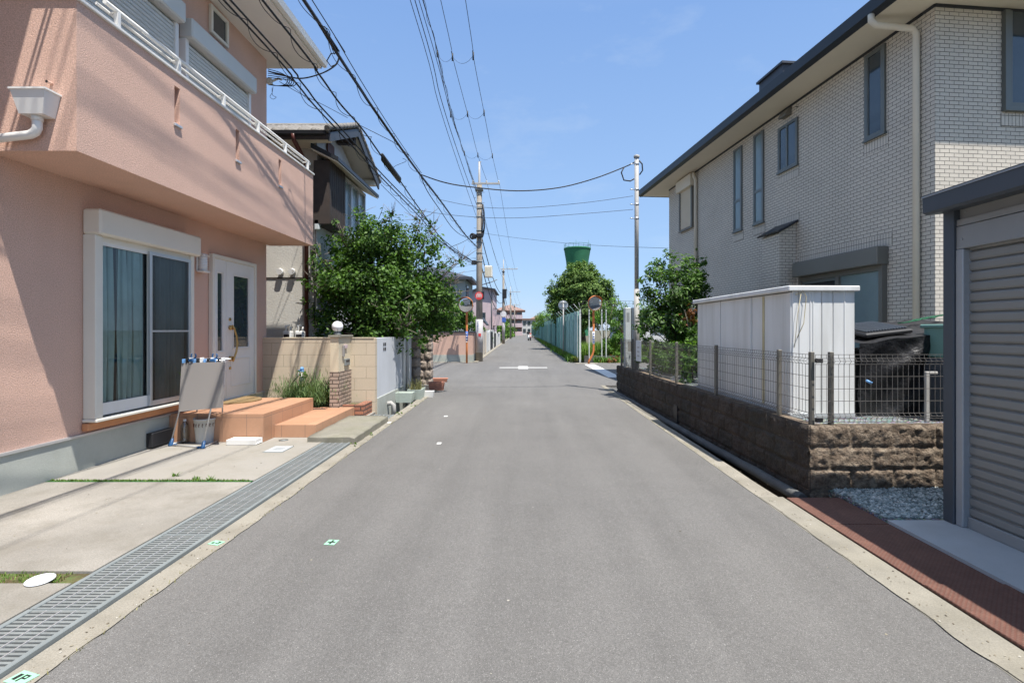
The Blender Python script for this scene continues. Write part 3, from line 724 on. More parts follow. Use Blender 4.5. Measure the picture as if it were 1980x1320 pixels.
# large sliding window with roller box
y0, y1, z0, z1 = 5.42, 7.06, .56, 2.77
f = MB(); xo = PX+.14
f.bbox(PX+.001, xo, y0, y0+.10, z0, z1-.27, .008).bbox(PX+.001, xo, y1-.07, y1, z0, z1-.27, .008).bbox(PX+.001, xo+.02, y0-.01, y1, z0-.035, z0, .008)
f.bbox(PX+.001, xo+.06, y0-.01, y1+.06, z1-.27, z1, .02).box(PX+.04, xo-.03, y0+.10, y1-.07, z1-.33, z1-.272)
win = f.build('sliding_window', M['cream_metal'], ph, world=True)
MB().box(PX+.003, PX+.03, y0+.1, y1-.07, z0, z1-.33).build('dark_backing', M['dark_in'], win, world=True)
def curtain(ya, yb, nf, seed):
    cv = []; cf = []; n = 140
    for i in range(n+1):
        t_ = i/n; y = ya+(yb-ya)*t_; w_ = abs(math.sin(t_*nf*math.pi+.8*math.sin(t_*9+seed)))
        for zz, gather in ((z0+.02, 0), (z0+.9, .012*math.sin(t_*14+seed)), (z1-.33, 0)): cv.append((PX+.034+.038*w_, y+gather*2.5, zz))
    for i in range(n):
        a = 3*i; cf += [(a, a+3, a+4, a+1), (a+1, a+4, a+5, a+2)]
    MB().add(cv, cf, smooth=True).build('curtain', M['curtain'], win, world=True)
curtain(y0+.11, y0+.34, 4, 1); curtain(y0+.37, y0+.52, 3, 2); curtain(y0+.54, y0+.78, 4, 5); curtain(y1-.62, y1-.08, 7, 3)
def sash(ya, yb, x, za, zb, st, bot, m='alu', pm='clear', rail=None):
    s = MB().bbox(x, x+.03, ya, ya+st, za, zb, .003).bbox(x, x+.03, yb-st, yb, za, zb, .003).box(x, x+.03, ya+st, yb-st, za, za+bot).box(x, x+.03, ya+st, yb-st, zb-st, zb)
    if rail: s.box(x+.004, x+.02, ya+st, yb-st, rail, rail+.022)
    o = s.build('sash', M[m], win, world=True)
    MB().quad((x+.012, ya+st, za+bot), (x+.012, yb-st, za+bot), (x+.012, yb-st, zb-st), (x+.012, ya+st, zb-st)).build('pane', M[pm], o, world=True)
ym = (y0+y1)/2
sash(y0+.10, ym+.03, PX+.075, z0+.02, z1-.33, .035, .13, 'white')
sash(ym-.02, y1-.07, PX+.108, z0+.02, z1-.33, .04, .06, 'alu', 'screen', 1.47)
MB().bbox(PX+.002, PX+.08, 5.40, 7.1, .44, .515, .01).build('sill', M['orange_sill'], win, world=True)
# front door
y0, y1, z0, z1 = 7.60, 8.86, .42, 2.62
f = MB().bbox(PX+.002, PX+.07, y0, y0+.05, z0, z1, .006).bbox(PX+.002, PX+.07, y1-.05, y1, z0, z1, .006).bbox(PX+.002, PX+.07, y0+.05, y1-.05, z1-.06, z1, .006).box(PX+.002, PX+.075, y0, y1, z0-.012, z0)
door = f.build('front_door', M['cream_metal'], ph, world=True)
def doorleaf(ya, yb, gy0, gy1, gz0, gz1, name):
    x = PX+.012; d = MB()
    za, zb = z0+.005, z1-.062
    d.box(x, x+.035, ya, gy0, za, zb).box(x, x+.035, gy1, yb, za, zb).box(x, x+.035, gy0, gy1, za, gz0).box(x, x+.035, gy0, gy1, gz1, zb)
    for (a, b, c, e) in ((gy0-.03, gy1+.03, gz0-.03, gz1+.03), (gy0-.05 if yb-ya < .5 else ya+.12, gy1+.05 if yb-ya < .5 else yb-.12, za+.18, gz0-.17)):
        w_ = .018; 
        d.bbox(x+.0352, x+.045, a, b, c, c+w_, .003).bbox(x+.0352, x+.045, a, b, e-w_, e, .003).bbox(x+.0352, x+.045, a, a+w_, c+w_, e-w_, .003).bbox(x+.0352, x+.045, b-w_, b, c+w_, e-w_, .003)
    o = d.build(name, M['white'], door, world=True)
    MB().box(x+.012, x+.02, gy0, gy1, gz0, gz1).build('pane', M['pane'], door, world=True)
    return o
doorleaf(y0+.055, y0+.375, y0+.15, y0+.28, 1.18, 2.35, 'side_leaf')
dl = doorleaf(y0+.382, y1-.055, y0+.59, y1-.22, 1.22, 2.35, 'door_leaf')
hd = MB(); hy_ = y0+.47; hx_ = PX+.05
hd.tube([(hx_, hy_, 1.53), (hx_+.045, hy_, 1.53)], .035, 14).tube([(hx_, hy_, 1.05), (hx_+.045, hy_, 1.05)], .035, 14)
hd.tube([(hx_+.04, hy_, 1.57), (hx_+.06, hy_+.02, 1.52), (hx_+.075, hy_+.06, 1.40), (hx_+.08, hy_+.075, 1.28), (hx_+.075, hy_+.05, 1.15), (hx_+.06, hy_+.02, 1.06), (hx_+.05, hy_, 1.00)], [.012, .015, .014, .014, .014, .015, .012], 8)
hd.tube([(hx_, hy_, 1.66), (hx_+.015, hy_, 1.66)], .025, 12).tube([(hx_, hy_, .90), (hx_+.015, hy_, .90)], .022, 12)
hd.build('handle', M['brass'], door, world=True)
# wall lamp
wl = thing('wall_lamp', 'white louvred porch lamp beside the front door', 'wall lamp', (PX, 7.36, 2.34))
mb = MB().bbox(0, .03, -.06, .06, -.02, .22, .01); mb.box(.03, .12, -.075, .075, .2, .22); mb.bbox(.03, .13, -.08, .08, -.03, -.005, .006)
mb.build('bracket', M['white'], wl)
mb = MB(); 
for i in range(6): mb.lathe([(.062, .0+i*.034), (.07, .004+i*.034), (.062, .012+i*.034)], .07, 0, 16)
mb.lathe([(.07, .205), (.05, .235), (.0001, .25)], .07, 0, 16); mb.build('louvres', M['white'], wl)
MB().lathe([(.0001, 0), (.055, .0), (.055, .2), (.0001, .2)], .07, 0, 16).build('lamp_shade', M['gwhite'], wl)
# meter box on foundation
o = MB().bbox(PX+.013, PX+.09, 6.32, 6.72, .055, .23, .006).build('vent_box', M['black'], None); tag(o, 'black box against the grey foundation behind the folding stand', 'vent box')
# cables clamp at house corner
mb = MB().bbox(PX-.02, PX+.08, 9.345, 9.42, 5.95, 6.05, .01).tube([(PX+.05, 9.40, 6.0), (PX+.16, 9.45, 6.08), (PX+.22, 9.45, 6.06)], .02, 8); mb.build('cable_bracket', M['shutter'], ph, world=True)

# steps
st = thing('tiled_steps', 'terracotta tiled entrance steps in front of the white door', 'steps', (-3.9, 7.6, .035))
mb = MB().box(PX+.0125, -3.36, 6.74, 8.35, .034, .40); mb.build('upper_step', M['tileor'], st, world=True)
mb = MB().box(-3.358, -2.795, 7.03, 8.66, .034, .205); mb.build('lower_step', M['tileor'], st, world=True)
mb = MB(); n = 24; r_ = [( .40*math.cos(math.pi*(i/n)-math.pi/2), .34*math.sin(math.pi*(i/n)-math.pi/2)) for i in range(n+1)]
mb.prism([(PX+.10+max(0, a)*1.1, 8.0+b*1.25) for a, b in r_], .401, .418, 'z'); o = mb.build('door_mat', M['mat_brown'], None); tag(o, 'brown half round coir doormat on the upper tiled step', 'doormat')
# ================================================================ ITEMS IN FRONT OF THE HOUSE
# folding stand with a blank grey board and clips
fs_ = thing('folding_stand', 'folding metal stand with blue feet carrying a blank grey board', 'folding stand', (-4.1, 6.62, .036))
FL, FR, BL, BR = (-4.42, 6.52), (-3.93, 6.38), (-4.40, 6.98), (-3.97, 6.86)
tops = {0: (-4.20, 6.60), 1: (-3.80, 6.54), 2: (-4.22, 6.80), 3: (-3.84, 6.66)}
legs = []
for i, (fx, fy) in enumerate((FL, FR, BL, BR)):
    tx, ty = tops[i]
    lg = MB().tube([(fx, fy, .07), (tx, ty, 1.07)], .009, 8).build('leg', M['alu'], fs_, world=True)
    MB().tube([(fx, fy, .036), (fx, fy, .05), (fx+(tx-fx)*.09, fy+(ty-fy)*.09, .13)], [.032, .026, .014], 8).bbox(fx-.03, fx+.07*(1 if i in (0, 2) else -1), fy-.015, fy+.02, .037, .06, .006).build('foot', M['blue'], lg, world=True)
mb = MB().tube([(*FL, .05), (*FR, .05)], .008, 6).tube([(*BL, .05), (*BR, .05)], .008, 6).tube([(*FL, .05), (*BL, .05)], .008, 6).tube([(*FR, .05), (*BR, .05)], .008, 6); mb.build('base_frame', M['alu'], fs_, world=True)
mb = MB(); a = Vector((-4.30, 6.50, 0)); b = Vector((-3.73, 6.44, 0)); nn = Vector((-.1, -1, 0)).normalized()*.012
for (z0, z1) in ((.50, 1.085),):
    v = [a+nn+Vector((0,0,z0-.03)), b+nn+Vector((0,0,z0+.03)), b+nn+Vector((0,.06,z1+.01)), a+nn+Vector((0,.06,z1-.01)), a-nn+Vector((0,0,z0-.03)), b-nn+Vector((0,0,z0+.03)), b-nn+Vector((0,.06,z1+.01)), a-nn+Vector((0,.06,z1-.01))]
    mb.add(v, [(0,1,2,3),(7,6,5,4),(0,4,5,1),(1,5,6,2),(2,6,7,3),(3,7,4,0)])
mb.build('board', M['signgrey'], fs_, world=True)
mb = MB().tube([(-4.32, 6.60, 1.10), (-3.74, 6.54, 1.11)], .011, 8).tube([(-4.30, 6.74, 1.12), (-3.74, 6.66, 1.12)], .011, 8); mb.build('top_rail', M['alu'], fs_, world=True)
for i, x in enumerate((-4.17, -3.90)):
    mb = MB(); mb.bbox(x-.035, x+.035, 6.52, 6.70, 1.09, 1.13, .01)
    mb.tube([(x+.03*math.cos(t), 6.58, 1.165+.035*math.sin(t)) for t in np.linspace(R(130), R(410), 10)], .01, 6); mb.build('clip', M['blue'], fs_, world=True)
for i in range(12):
    x = -4.28+.045*i; MB().bbox(x-.008, x+.012, 6.53, 6.60, 1.075, 1.125+.01*(i % 3), .004).build('peg', M['lightblue'] if i % 3 == 0 else (M['black'] if i % 3 == 1 else M['white']), fs_, world=True)
bk = thing('bucket', 'white patterned bucket behind the folding stand', 'bucket', (-4.12, 6.74, .036))
MB().lathe([(.105, 0), (.13, .30), (.137, .30), (.137, .315), (.125, .315), (.10, .02), (.0001, .02)], 0, 0, 24).build('pail', M['bucket'], bk)
mb = MB()
for k in range(9):
    a_ = -2.9+k*.33; mb.tube([(.129*math.cos(a_+.04*math.cos(t)), .129*math.sin(a_+.04*math.cos(t)), .235+.022*math.sin(t)) for t in np.linspace(.3, 5.0, 7)], .003, 5)
mb.build('floral_print', M['brownpipe'], bk)
for k, (x, y, lb) in enumerate(((-3.87, 6.83, 'clear plastic water bottle beside the tiled step'), (-4.36, 6.70, 'clear plastic water bottle beside the black box'))):
    b = thing('water_bottle', lb, 'bottle', (x, y, .036), 0, 'clear plastic bottles by the bucket')
    MB().lathe([(.04, 0), (.048, .01), (.048, .06), (.044, .07), (.048, .08), (.048, .16), (.044, .17), (.048, .18), (.046, .22), (.02, .27), (.016, .285), (.0001, .285)], 0, 0, 16).build('body', M['bottle'], b)
    MB().lathe([(.018, .28), (.018, .305), (.0001, .305)], 0, 0, 12).build('cap', M['white'], b)
mb = MB(); mb.bbox(-3.74, -3.36, 6.56, 6.71, .037, .06, .01)
for i in range(9): mb.bbox(-3.735+i*.042, -3.71+i*.042, 6.56, 6.71, .06, .105, .005)
mb.bbox(-3.74, -3.36, 6.55, 6.565, .037, .105, .004).bbox(-3.74, -3.36, 6.705, 6.72, .037, .105, .004)
o = mb.build('slatted_block', M['white'], None); tag(o, 'low white slatted plastic block at the foot of the steps', 'plastic block')
V, T = blades([(-4.31+random.gauss(0, .02), 6.62, .93+random.gauss(0, .03)) for _ in range(24)], .09, .012, 1.4)
o = np_mesh('air_plant', V, T, M['leaf2'], None); tag(o, 'tiny green plant sprig at the edge of the grey board', 'plant')

# cream garden wall, wing wall with globe lamp
cw = thing('cream_block_wall', 'cream painted block wall beyond the pink house', 'wall', (-3.6, 9.27, 0))
mb = MB().box(PX-.05, -2.60, 9.2, 9.32, -.2, 1.345); mb.build('blocks', M['cream_block'], cw, world=True)
mb = MB().box(PX-.05, -2.622, 9.19, 9.33, 1.345, 1.36); mb.build('coping', M['cream'], cw, world=True)
ww = thing('gate_pillar', 'cream wing wall with intercom, mail slot and brick lower half', 'gate pillar', (-3.03, 8.9, .1))
mb = MB().box(-3.17, -3.03, 8.58, 9.198, .80, 1.37); mb.build('upper_body', M['cream'], ww, world=True)
mb = MB().box(-3.178, -3.022, 8.572, 9.198, .05, .80); mb.build('brick_base', M['wingbrick'], ww, world=True)
mb = MB().bbox(-3.20, -3.0, 8.55, 9.24, 1.37, 1.405, .006); mb.build('coping', M['slab'], ww, world=True)
mb = MB().bbox(-3.03, -3.005, 8.83, 8.95, 1.18, 1.24, .004); mb.build('name_plate', M['lavwall'], ww, world=True)
mb = MB().bbox(-3.03, -3.0, 8.74, 8.80, 1.04, 1.23, .004); mb.build('intercom', M['signgrey'], ww, world=True)
ms = MB().bbox(-3.03, -3.0, 8.84, 9.06, .88, 1.0, .006).build('mail_slot', M['steel'], ww, world=True); MB().box(-3.0, -2.996, 8.86, 9.04, .95, .975).build('flap', M['black'], ms, world=True)
gl = thing('globe_lamp', 'white glass globe lamp on top of the gate pillar', 'lamp', (-3.10, 8.72, 1.405))
MB().lathe([(.055, 0), (.06, .01), (.06, .03), (.045, .04), (.045, .06), (.0001, .06)], 0, 0, 20).build('base', M['steel'], gl)
MB().ball((0, 0, .145), .092, 28, 18).build('globe', M['gwhite'], gl)
mb = MB(); 
mb.tube([(.094*math.cos(t), .094*math.sin(t), .12) for t in np.linspace(0, 2*math.pi, 25)], .0022, 5)
for a_ in range(4): mb.tube([(.05*math.cos(a_*1.57+.4), .05*math.sin(a_*1.57+.4), .05), (.094*math.cos(a_*1.57+.4), .094*math.sin(a_*1.57+.4), .12)], .0022, 5)
mb.build('wire_cage', M['black'], gl)
# switch box on cream wall
o = MB().bbox(-3.35, -3.25, 9.17, 9.20, .83, .97, .004).build('meter_plate', M['steel'], None); tag(o, 'small dark plate on the cream wall left of the pillar', 'wall plate')
# flower bed, brick edging
pb = thing('brick_planter', 'low red brick flower bed edging between pillar and white wall', 'planter', (-2.8, 8.9, 0))
MB().box(-2.78, -2.65, 8.68, 9.18, -.1, .235).box(-3.0, -2.78, 8.67, 8.76, -.1, .235).build('brick_edge', M['redbrick'], pb, world=True)
MB().box(-3.02, -2.78, 8.76, 9.18, -.1, .20).build('soil', M['soil'], pb, world=True)
rsheet('flower_bed_soil', [(-4.59, -3.19, 8.36, 9.19, -.2, .12), (-3.19, -2.79, 8.665, 9.19, -.2, .05)], M['soil'])
o = MB().bbox(-3.52, -3.18, 8.40, 8.50, .1, .22, .01).build('edging_brick', M['redbrick'], None); tag(o, 'row of orange bricks at the foot of the lavender bush', 'brick edging')
# lavender bush
root = thing('lavender_bush', 'bushy grey green rosemary-like shrub against the cream wall', 'bush', (-3.62, 8.78, .12))
n = 7000; th = np.random.rand(n)*6.283; rr = np.random.rand(n)**.5
px = -3.60+.14*rr*np.cos(th); py = 8.82+.12*rr*np.sin(th)
dirs = np.column_stack([np.cos(th)*rr*.85, np.sin(th)*rr*.55, 1.0-.45*rr]); dirs += np.random.normal(size=(n, 3))*.12
L = (.32+.36*np.random.rand(n)); tt = np.random.rand(n)**.7
base = np.column_stack([px, py, np.full(n, .14)])+dirs*(L*tt)[:, None]
V, T = blades(base, .09, .008, .8); np_mesh('foliage', V, T, M['lavender'], root)
mb = MB()
for i in range(60):
    j = random.randrange(n); p = Vector((px[j], py[j], .12)); d = Vector(dirs[j])*L[j]; mb.tube([p, p+d*.5, p+d], [.004, .003, .0015], 4)
mb.build('stems', M['bark'], root, world=True)
# tap with blue cap and hose
tp = thing('garden_tap', 'garden tap with blue fitting beside the bushy shrub', 'tap', (-3.85, 9.05, .12))
mb = MB().tube([(-3.85, 9.05, .12), (-3.85, 9.05, .80)], .014, 8).tube([(-3.85, 9.05, .74), (-3.85, 8.95, .76), (-3.85, 8.92, .70)], .012, 8).bbox(-3.87, -3.78, 9.0, 9.04, .60, .68, .01).build('stand_pipe', M['white'], tp, world=True)
mb = MB().ball((-3.80, 8.96, .82), .035, 12, 8).tube([(-3.86, 8.96, .79), (-3.76, 8.94, .78)], .016, 8).build('blue_fitting', M['lightblue'], tp, world=True)
mb = MB().tube([(-3.85, 8.93, .70), (-3.92, 8.92, .62), (-4.0, 8.95, .52), (-4.02, 9.0, .45), (-3.95, 9.02, .42), (-3.87, 9.0, .48)], .01, 6).build('hose', M['black'], tp, world=True)
V, T = leaf_arrays([(-3.80, 8.98, .72, .08)], 90, .04); np_mesh('leaves', V, T, M['leaf2'], tp)

# white rendered wall along the road
wr = thing('white_rendered_wall', 'white rendered roadside wall shaded by the leafy tree', 'wall', (-2.67, 10.8, -.2))
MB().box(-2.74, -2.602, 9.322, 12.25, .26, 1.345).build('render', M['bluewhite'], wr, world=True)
MB().box(-2.75, -2.585, 9.322, 12.25, -.3, .262).build('base', M['found'], wr, world=True)
mb = MB()
for i in range(2):
    for j in range(2): mb.box(-2.601, -2.597, 9.75+i*.11, 9.82+i*.11, 1.10+j*.09, 1.16+j*.09)
mb.build('vent_block', M['black'], wr, world=True)
MB().tube([(-2.62, 10.0, .06), (-2.52, 10.0, .08), (-2.47, 10.0, .04), (-2.47, 10.0, -.2)], .045, 12).build('drain_pipe', M['post_grey'], wr, world=True)
for k in range(3):
    y = 11.35+.24*k
    MB().tube([(-2.57, y, -.2), (-2.57, y, 1.28-.06*k), (-2.61, y, 1.32-.06*k)], .022 if k else .03, 8).build('vertical_pipe', M['white'] if k != 1 else M['post_grey'], wr, world=True)
# stone gate posts
def stone_pillar(cx, y0, w, d, h, label, seed):
    random.seed(seed)
    root = thing('stone_pillar', label, 'stone pillar', (cx, y0+d/2, -.1), 0, 'rough stone gate pillars')
    MB().box(cx-w/2+.03, cx+w/2-.03, y0+.03, y0+d-.03, -.3, h).build('core', M['stonejoint'], root, world=True)
    mb = MB(); rows = 6; rh = (h+.1)/rows
    for r in range(rows):
        split = [0, .38, 1] if r % 2 else [0, .66, 1]
        for a, b in zip(split[:-1], split[1:]):
            xa, xb = cx-w/2+a*w+.01, cx-w/2+b*w-.01; za, zb = -.1+r*rh+.012, -.1+(r+1)*rh-.012
            n = 9; vs = []; fs = []
            def P(i, j, k):   # cube-sphere like rounded rough block
                x, y, z = i/n*2-1, j/n*2-1, k/n*2-1
                q = Vector((x, y, z)); s = (abs(x)**5+abs(y)**5+abs(z)**5)**(1/5); q = q/s*1.0
                q = q*(1+.10*noise.noise(Vector((x*1.3+r*7+a*5, y*1.3, z*1.3+seed)))+.05*noise.noise(Vector((x*5+r, y*5, z*5))))
                return ((xa+xb)/2+q.x*(xb-xa)/2, y0+d/2+q.y*d/2, (za+zb)/2+q.z*(zb-za)/2)
            for face in range(6):
                o = len(vs)
                for i in range(n+1):
                    for j in range(n+1):
                        vs.append([P(i, j, 0), P(i, j, n), P(i, 0, j), P(i, n, j), P(0, i, j), P(n, i, j)][face])
                for i in range(n):
                    for j in range(n): fs.append((o+i*(n+1)+j, o+(i+1)*(n+1)+j, o+(i+1)*(n+1)+j+1, o+i*(n+1)+j+1))
            mb.add(vs, fs, smooth=True)
    mb.build('stones', M['stone'], root, world=True)
    MB().bbox(cx-w/2-.03, cx+w/2+.03, y0-.03, y0+d+.03, h, h+.07, .02).build('cap', M['slab'], root, world=True)
stone_pillar(-2.68, 12.33, .42, .5, 1.28, 'rough stone pillar nearer the camera, against the white wall', 3)
stone_pillar(-2.62, 14.1, .34, .42, 1.42, 'rough stone pillar at the street corner, taller than its neighbour', 5)
random.seed(11)
# planters along the gutter
def trough(name, label, cx, cy, w, l, h, z, m, rz=0, plant=None, group='planters along the left gutter'):
    root = thing(name, label, 'planter', (cx, cy, z), rz, group)
    t = .02; mb = MB()
    for a in (0,):
        o = [(-w/2, -l/2), (w/2, -l/2), (w/2, l/2), (-w/2, l/2)]; s = .86
        V = [(x*s, y*s, 0) for x, y in o]+[(x, y, h) for x, y in o]+[(x*(1-2*t/w), y*(1-2*t/l), h) for x, y in o]+[(x*s*(1-2*t/w), y*s*(1-2*t/l), h*.75) for x, y in o]
        F_ = [(3,2,1,0)]+[(i, (i+1) % 4, 4+(i+1) % 4, 4+i) for i in range(4)]+[(4+i, 4+(i+1) % 4, 8+(i+1) % 4, 8+i) for i in range(4)]+[(8+i, 8+(i+1) % 4, 12+(i+1) % 4, 12+i) for i in range(4)]
        mb.add(V, F_)
    mb.build('trough', M[m], root)
    MB().quad(*[(x*.9, y*.9, h*.76) for x, y in ((-w/2, -l/2), (w/2, -l/2), (w/2, l/2), (-w/2, l/2))]).build('soil', M['soil'], root)
    if plant:
        V, T = blades([(random.uniform(-w*.4, w*.4), random.uniform(-l*.4, l*.4), h*.7) for _ in range(plant[1])], plant[2], plant[3], .35)
        np_mesh('plant', V, T, M[plant[0]], root, world=False)
    return root
trough('planter_box', 'pale green planter box nearest the camera over the gutter', -2.42, 10.75, .36, .28, .20, .0, 'palegreen')
trough('planter_box', 'pale green planter box with dry grassy plants, behind the first', -2.28, 11.25, .30, .5, .22, .0, 'palegreen', 0, ('straw', 170, .42, .012))
trough('planter_box', 'small whitish planter dish between green and terracotta boxes', -2.08, 11.55, .26, .2, .13, .0, 'white')
trough('terracotta_pot', 'terracotta planter box on the road edge by the stone pillars', -2.12, 12.9, .40, .34, .19, .0, 'terracotta', .2)
trough('terracotta_pot', 'flat terracotta planter lying at the street corner', -2.42, 14.9, .62, .3, .10, .0, 'terracotta', .1)
# weeds at the left kerb
wl_ = [(-2.13, 9.0, 40, 'small weed tuft at the kerb in front of the white planters'), (-2.15, 7.35, 26, 'weed tuft beside the raised concrete slab'), (-2.14, 6.6, 18, 'tiny weed tuft at the near corner of the raised slab'), (-2.12, 10.1, 60, 'leafy weed tuft at the kerb below the pale green planter')]
for x, y, n, lb in wl_:
    V, T = leaf_arrays([(x, y, .03, .05)], n, .03, sub=5); o = np_mesh('kerb_weed', V, T, M['grass'], None); tag(o, lb, 'weed', 'weeds along the left kerb')
pts = []
for i in range(420):
    y = random.uniform(2, 13); pts.append((-2.075+random.gauss(0, .012), y, 0))
for i in range(300): pts.append((2.13+abs(random.gauss(0, .02)), random.uniform(5.5, 13.5), 0))
V, T = blades(pts, .02, .005, .8); o = np_mesh('edge_grass', V, T, M['straw'], None); tag(o, 'sparse dry grass along the road edges', 'grass', kind='stuff')

# ================================================================ TILED ROOF HOUSE
th = thing('tiled_roof_house', 'old two storey cream house with grey tiled gable roof', 'house', (-7.5, 12.5, 0))
HX = -4.44; ya, yb = 11.2, 13.9
MB().box(-13, HX, ya, yb, -.3, 5.55).build('wall', M['stucco'], th, world=True)
MB().prism([(ya+.0, 5.55), (yb, 5.55), ((ya+yb)/2, 6.12)], -12.9, HX-.001, 'x').build('gable', M['stucco_white'], th, world=True)
MB().box(HX+.001, HX+.02, ya-.015, yb, 3.2, 5.56).build('upper_cladding', M['stucco_white'], th, world=True)
MB().box(HX+.001, HX+.018, ya-.012, yb, -.3, 3.198).build('lower_cladding', M['stucco_white'], th, world=True)
MB().box(-12.9, HX-.13, ya-.015, ya-.001, 2.60, 2.63).build('belt_joint', M['darkwood'], th, world=True)
# roof: wavy pan tiles over a slope
def roof_slope(ysgn):
    x0, x1 = -12.0, -3.92; yr, zr = 12.45, 6.36; ye = 10.6 if ysgn < 0 else 14.3; ze = 5.58
    nx = int((x1-x0)/.035); L = math.hypot(ye-yr, ze-zr); ny = int(L/.07); mb = MB(); vs = []; fs = []
    for j in range(ny+1):
        s = j/ny; Ls = s*L
        for i in range(nx+1):
            x = x0+(x1-x0)*i/nx; w = (x/.27) % 1.0
            hgt = .035*math.sin(w*2*math.pi) + (.03 if w < .25 else 0)*math.sin(w*4*math.pi) + .028*((Ls/.24) % 1.0)
            vs.append((x, yr+(ye-yr)*s, zr+(ze-zr)*s+hgt))
    for j in range(ny):
        for i in range(nx): a = j*(nx+1)+i; fs.append((a, a+1, a+nx+2, a+nx+1))
    k = ny*(nx+1); o = len(vs)   # front lip of the eave tiles
    for i in range(nx+1):
        x, y, z = vs[k+i]; vs.append((x, y+.01*ysgn, ze-.06+.02*math.sin(((x/.27) % 1.0)*2*math.pi)))
    for i in range(nx): fs.append((k+i, k+i+1, o+i+1, o+i))
    mb.add(vs, fs, smooth=True)
    return mb
mb = roof_slope(-1); rf = mb.build('roof', M['rooftile'], th, world=True)
roof_slope(1).build('roof_slope', M['rooftile'], rf, world=True)
mb = MB()     # round tiles ends along the verge and the ridge
mb.tube([(-12, 12.45, 6.39), (-3.9, 12.45, 6.39)], .07, 10)
for i in range(9):
    y = 10.62+1.85*i/8.5; z = 5.61+(6.38-5.61)*i/8.5; mb.tube([(-3.95, y-.11, z-.02), (-3.95, y+.11, z+.10)], .06, 8)
    mb.tube([(-3.95, 24.9-y+.11, z-.02), (-3.95, 24.9-y-.11, z+.10)], .06, 8)
mb.build('ridge_tiles', M['rooftile'], rf, world=True)
def slope_slab(name, x0, x1, dz0, dz1, m, e=.0):
    mb = MB()
    for ye, sg in ((10.62-e, -1), (14.28+e, 1)):
        mb.prism([(ye, 5.58+dz0), (12.45, 6.36+dz0), (12.45, 6.36+dz1), (ye, 5.58+dz1)], x0, x1, 'x')
    return mb.build(name, m, th, world=True)
slope_slab('bargeboard', -3.96, -3.92, -.22, -.03, M['darkroof'])
slope_slab('verge_soffit', HX-.3, -3.965, -.12, -.08, M['soffit2'])
MB().box(-12, -3.965, 10.60, 10.63, 5.40, 5.53).build('fascia_board', M['darkwood'], th, world=True)
MB().prism([(10.52, 5.56), (10.53, 5.49), (10.58, 5.47), (10.60, 5.56)], -12, -4.0, 'x').build('eave_gutter', M['black'], th, world=True)
MB().box(-12, HX, 10.64, ya-.002, 5.42, 5.46).build('eave_soffit', M['soffit2'], th, world=True)
for y, z in ((10.75, 5.50), (14.05, 5.50)): MB().box(HX+.02, -3.96, y-.08, y+.08, z-.1, z+.04).build('beam_end', M['soffit2'], th, world=True)
MB().box(HX+.02, -4.0, 12.38, 12.52, 5.95, 6.12).build('ridge_beam', M['darkwood'], th, world=True)
MB().box(HX+.02, HX+.05, 11.75, 12.15, 5.55, 5.78).build('gable_vent', M['brownpipe'], th, world=True)
# canopy + shutter box + window on road side
MB().prism([(HX+.02, 5.32), (-3.84, 5.04), (-3.84, 5.12), (HX+.02, 5.42)], 10.85, 13.95, 'y').build('window_canopy', M['fascia'], th, world=True)
MB().prism([(HX+.02, 5.29), (-3.86, 5.01), (-3.86, 5.035), (HX+.02, 5.315)], 10.87, 13.93, 'y').build('canopy_soffit', M['soffit2'], th, world=True)
sb = MB().box(HX+.02, -4.08, 11.0, 12.0, 3.75, 5.10).build('shutter_box', M['darkwood'], th, world=True)
mb = MB()
for i in range(8): mb.box(-4.08, -4.072, 11.03+i*.12, 11.10+i*.12, 3.77, 5.08)
mb.build('box_slats', M['darkwood'], sb, world=True)
wf = MB().box(HX+.02, -4.12, 12.0, 13.7, 3.72, 3.80).box(HX+.02, -4.12, 12.0, 13.7, 5.0, 5.08)
for y in (12.0, 12.55, 13.1, 13.64): wf.box(HX+.02, -4.12, y, y+.06, 3.8, 5.0)
wf = wf.build('bay_window', M['alu'], th, world=True); MB().box(HX+.02, -4.17, 12.06, 13.64, 3.8, 5.0).build('pane', M['pane_frost'], wf, world=True)
MB().tube([(-4.66, 10.56, 5.5), (-4.66, 10.60, 5.38), (-4.62, 11.08, 5.08), (-4.62, 11.12, 4.95), (-4.62, 11.12, .2)], .045, 10).build('downpipe', M['brownpipe'], th, world=True)
for x in (-5.19, -4.93):
    v = MB(); v.tube([(x, 11.2, 2.73), (x, 11.13, 2.73)], .055, 14).tube([(x, 11.13, 2.745), (x, 11.08, 2.74)], [.075, .065], 16); v.build('vent_cap', M['white'], th, world=True)
for x in (-4.98, -4.72):
    b_ = thing('gas_meter', ['gas meter on the left behind the cream wall', 'gas meter on the right behind the cream wall'][x > -4.9], 'gas meter', (x, 11.05, 1.25), 0, 'gas meters on the cream house')
    MB().bbox(-.09, .09, -.08, .08, .0, .22, .02).bbox(-.06, .06, -.085, -.08, .06, .15, .002, mi=1).build('body', [M['white'], M['black']], b_)
    MB().tube([(-.05, 0, .2), (-.05, 0, .33), (0, .08, .34)], .018, 8).tube([(.05, 0, .2), (.05, 0, .3), (.05, .1, .3)], .018, 8).build('pipes', M['white'], b_)
o = MB().tube([(-4.40, 11.0, 1.5), (-4.40, 11.0, 3.75)], .006, 5).tube([(-4.40, 11.05, 3.75), (-4.43, 11.02, 2.9), (-4.38, 11.0, 2.2), (-4.42, 11.0, 1.6)], .006, 5).build('wall_cable', M['cable'], th, world=True)
MB().bbox(-4.42, -4.30, 11.0, 11.1, 3.62, 3.85, .02).build('meter_box', M['greybox'], th, world=True)

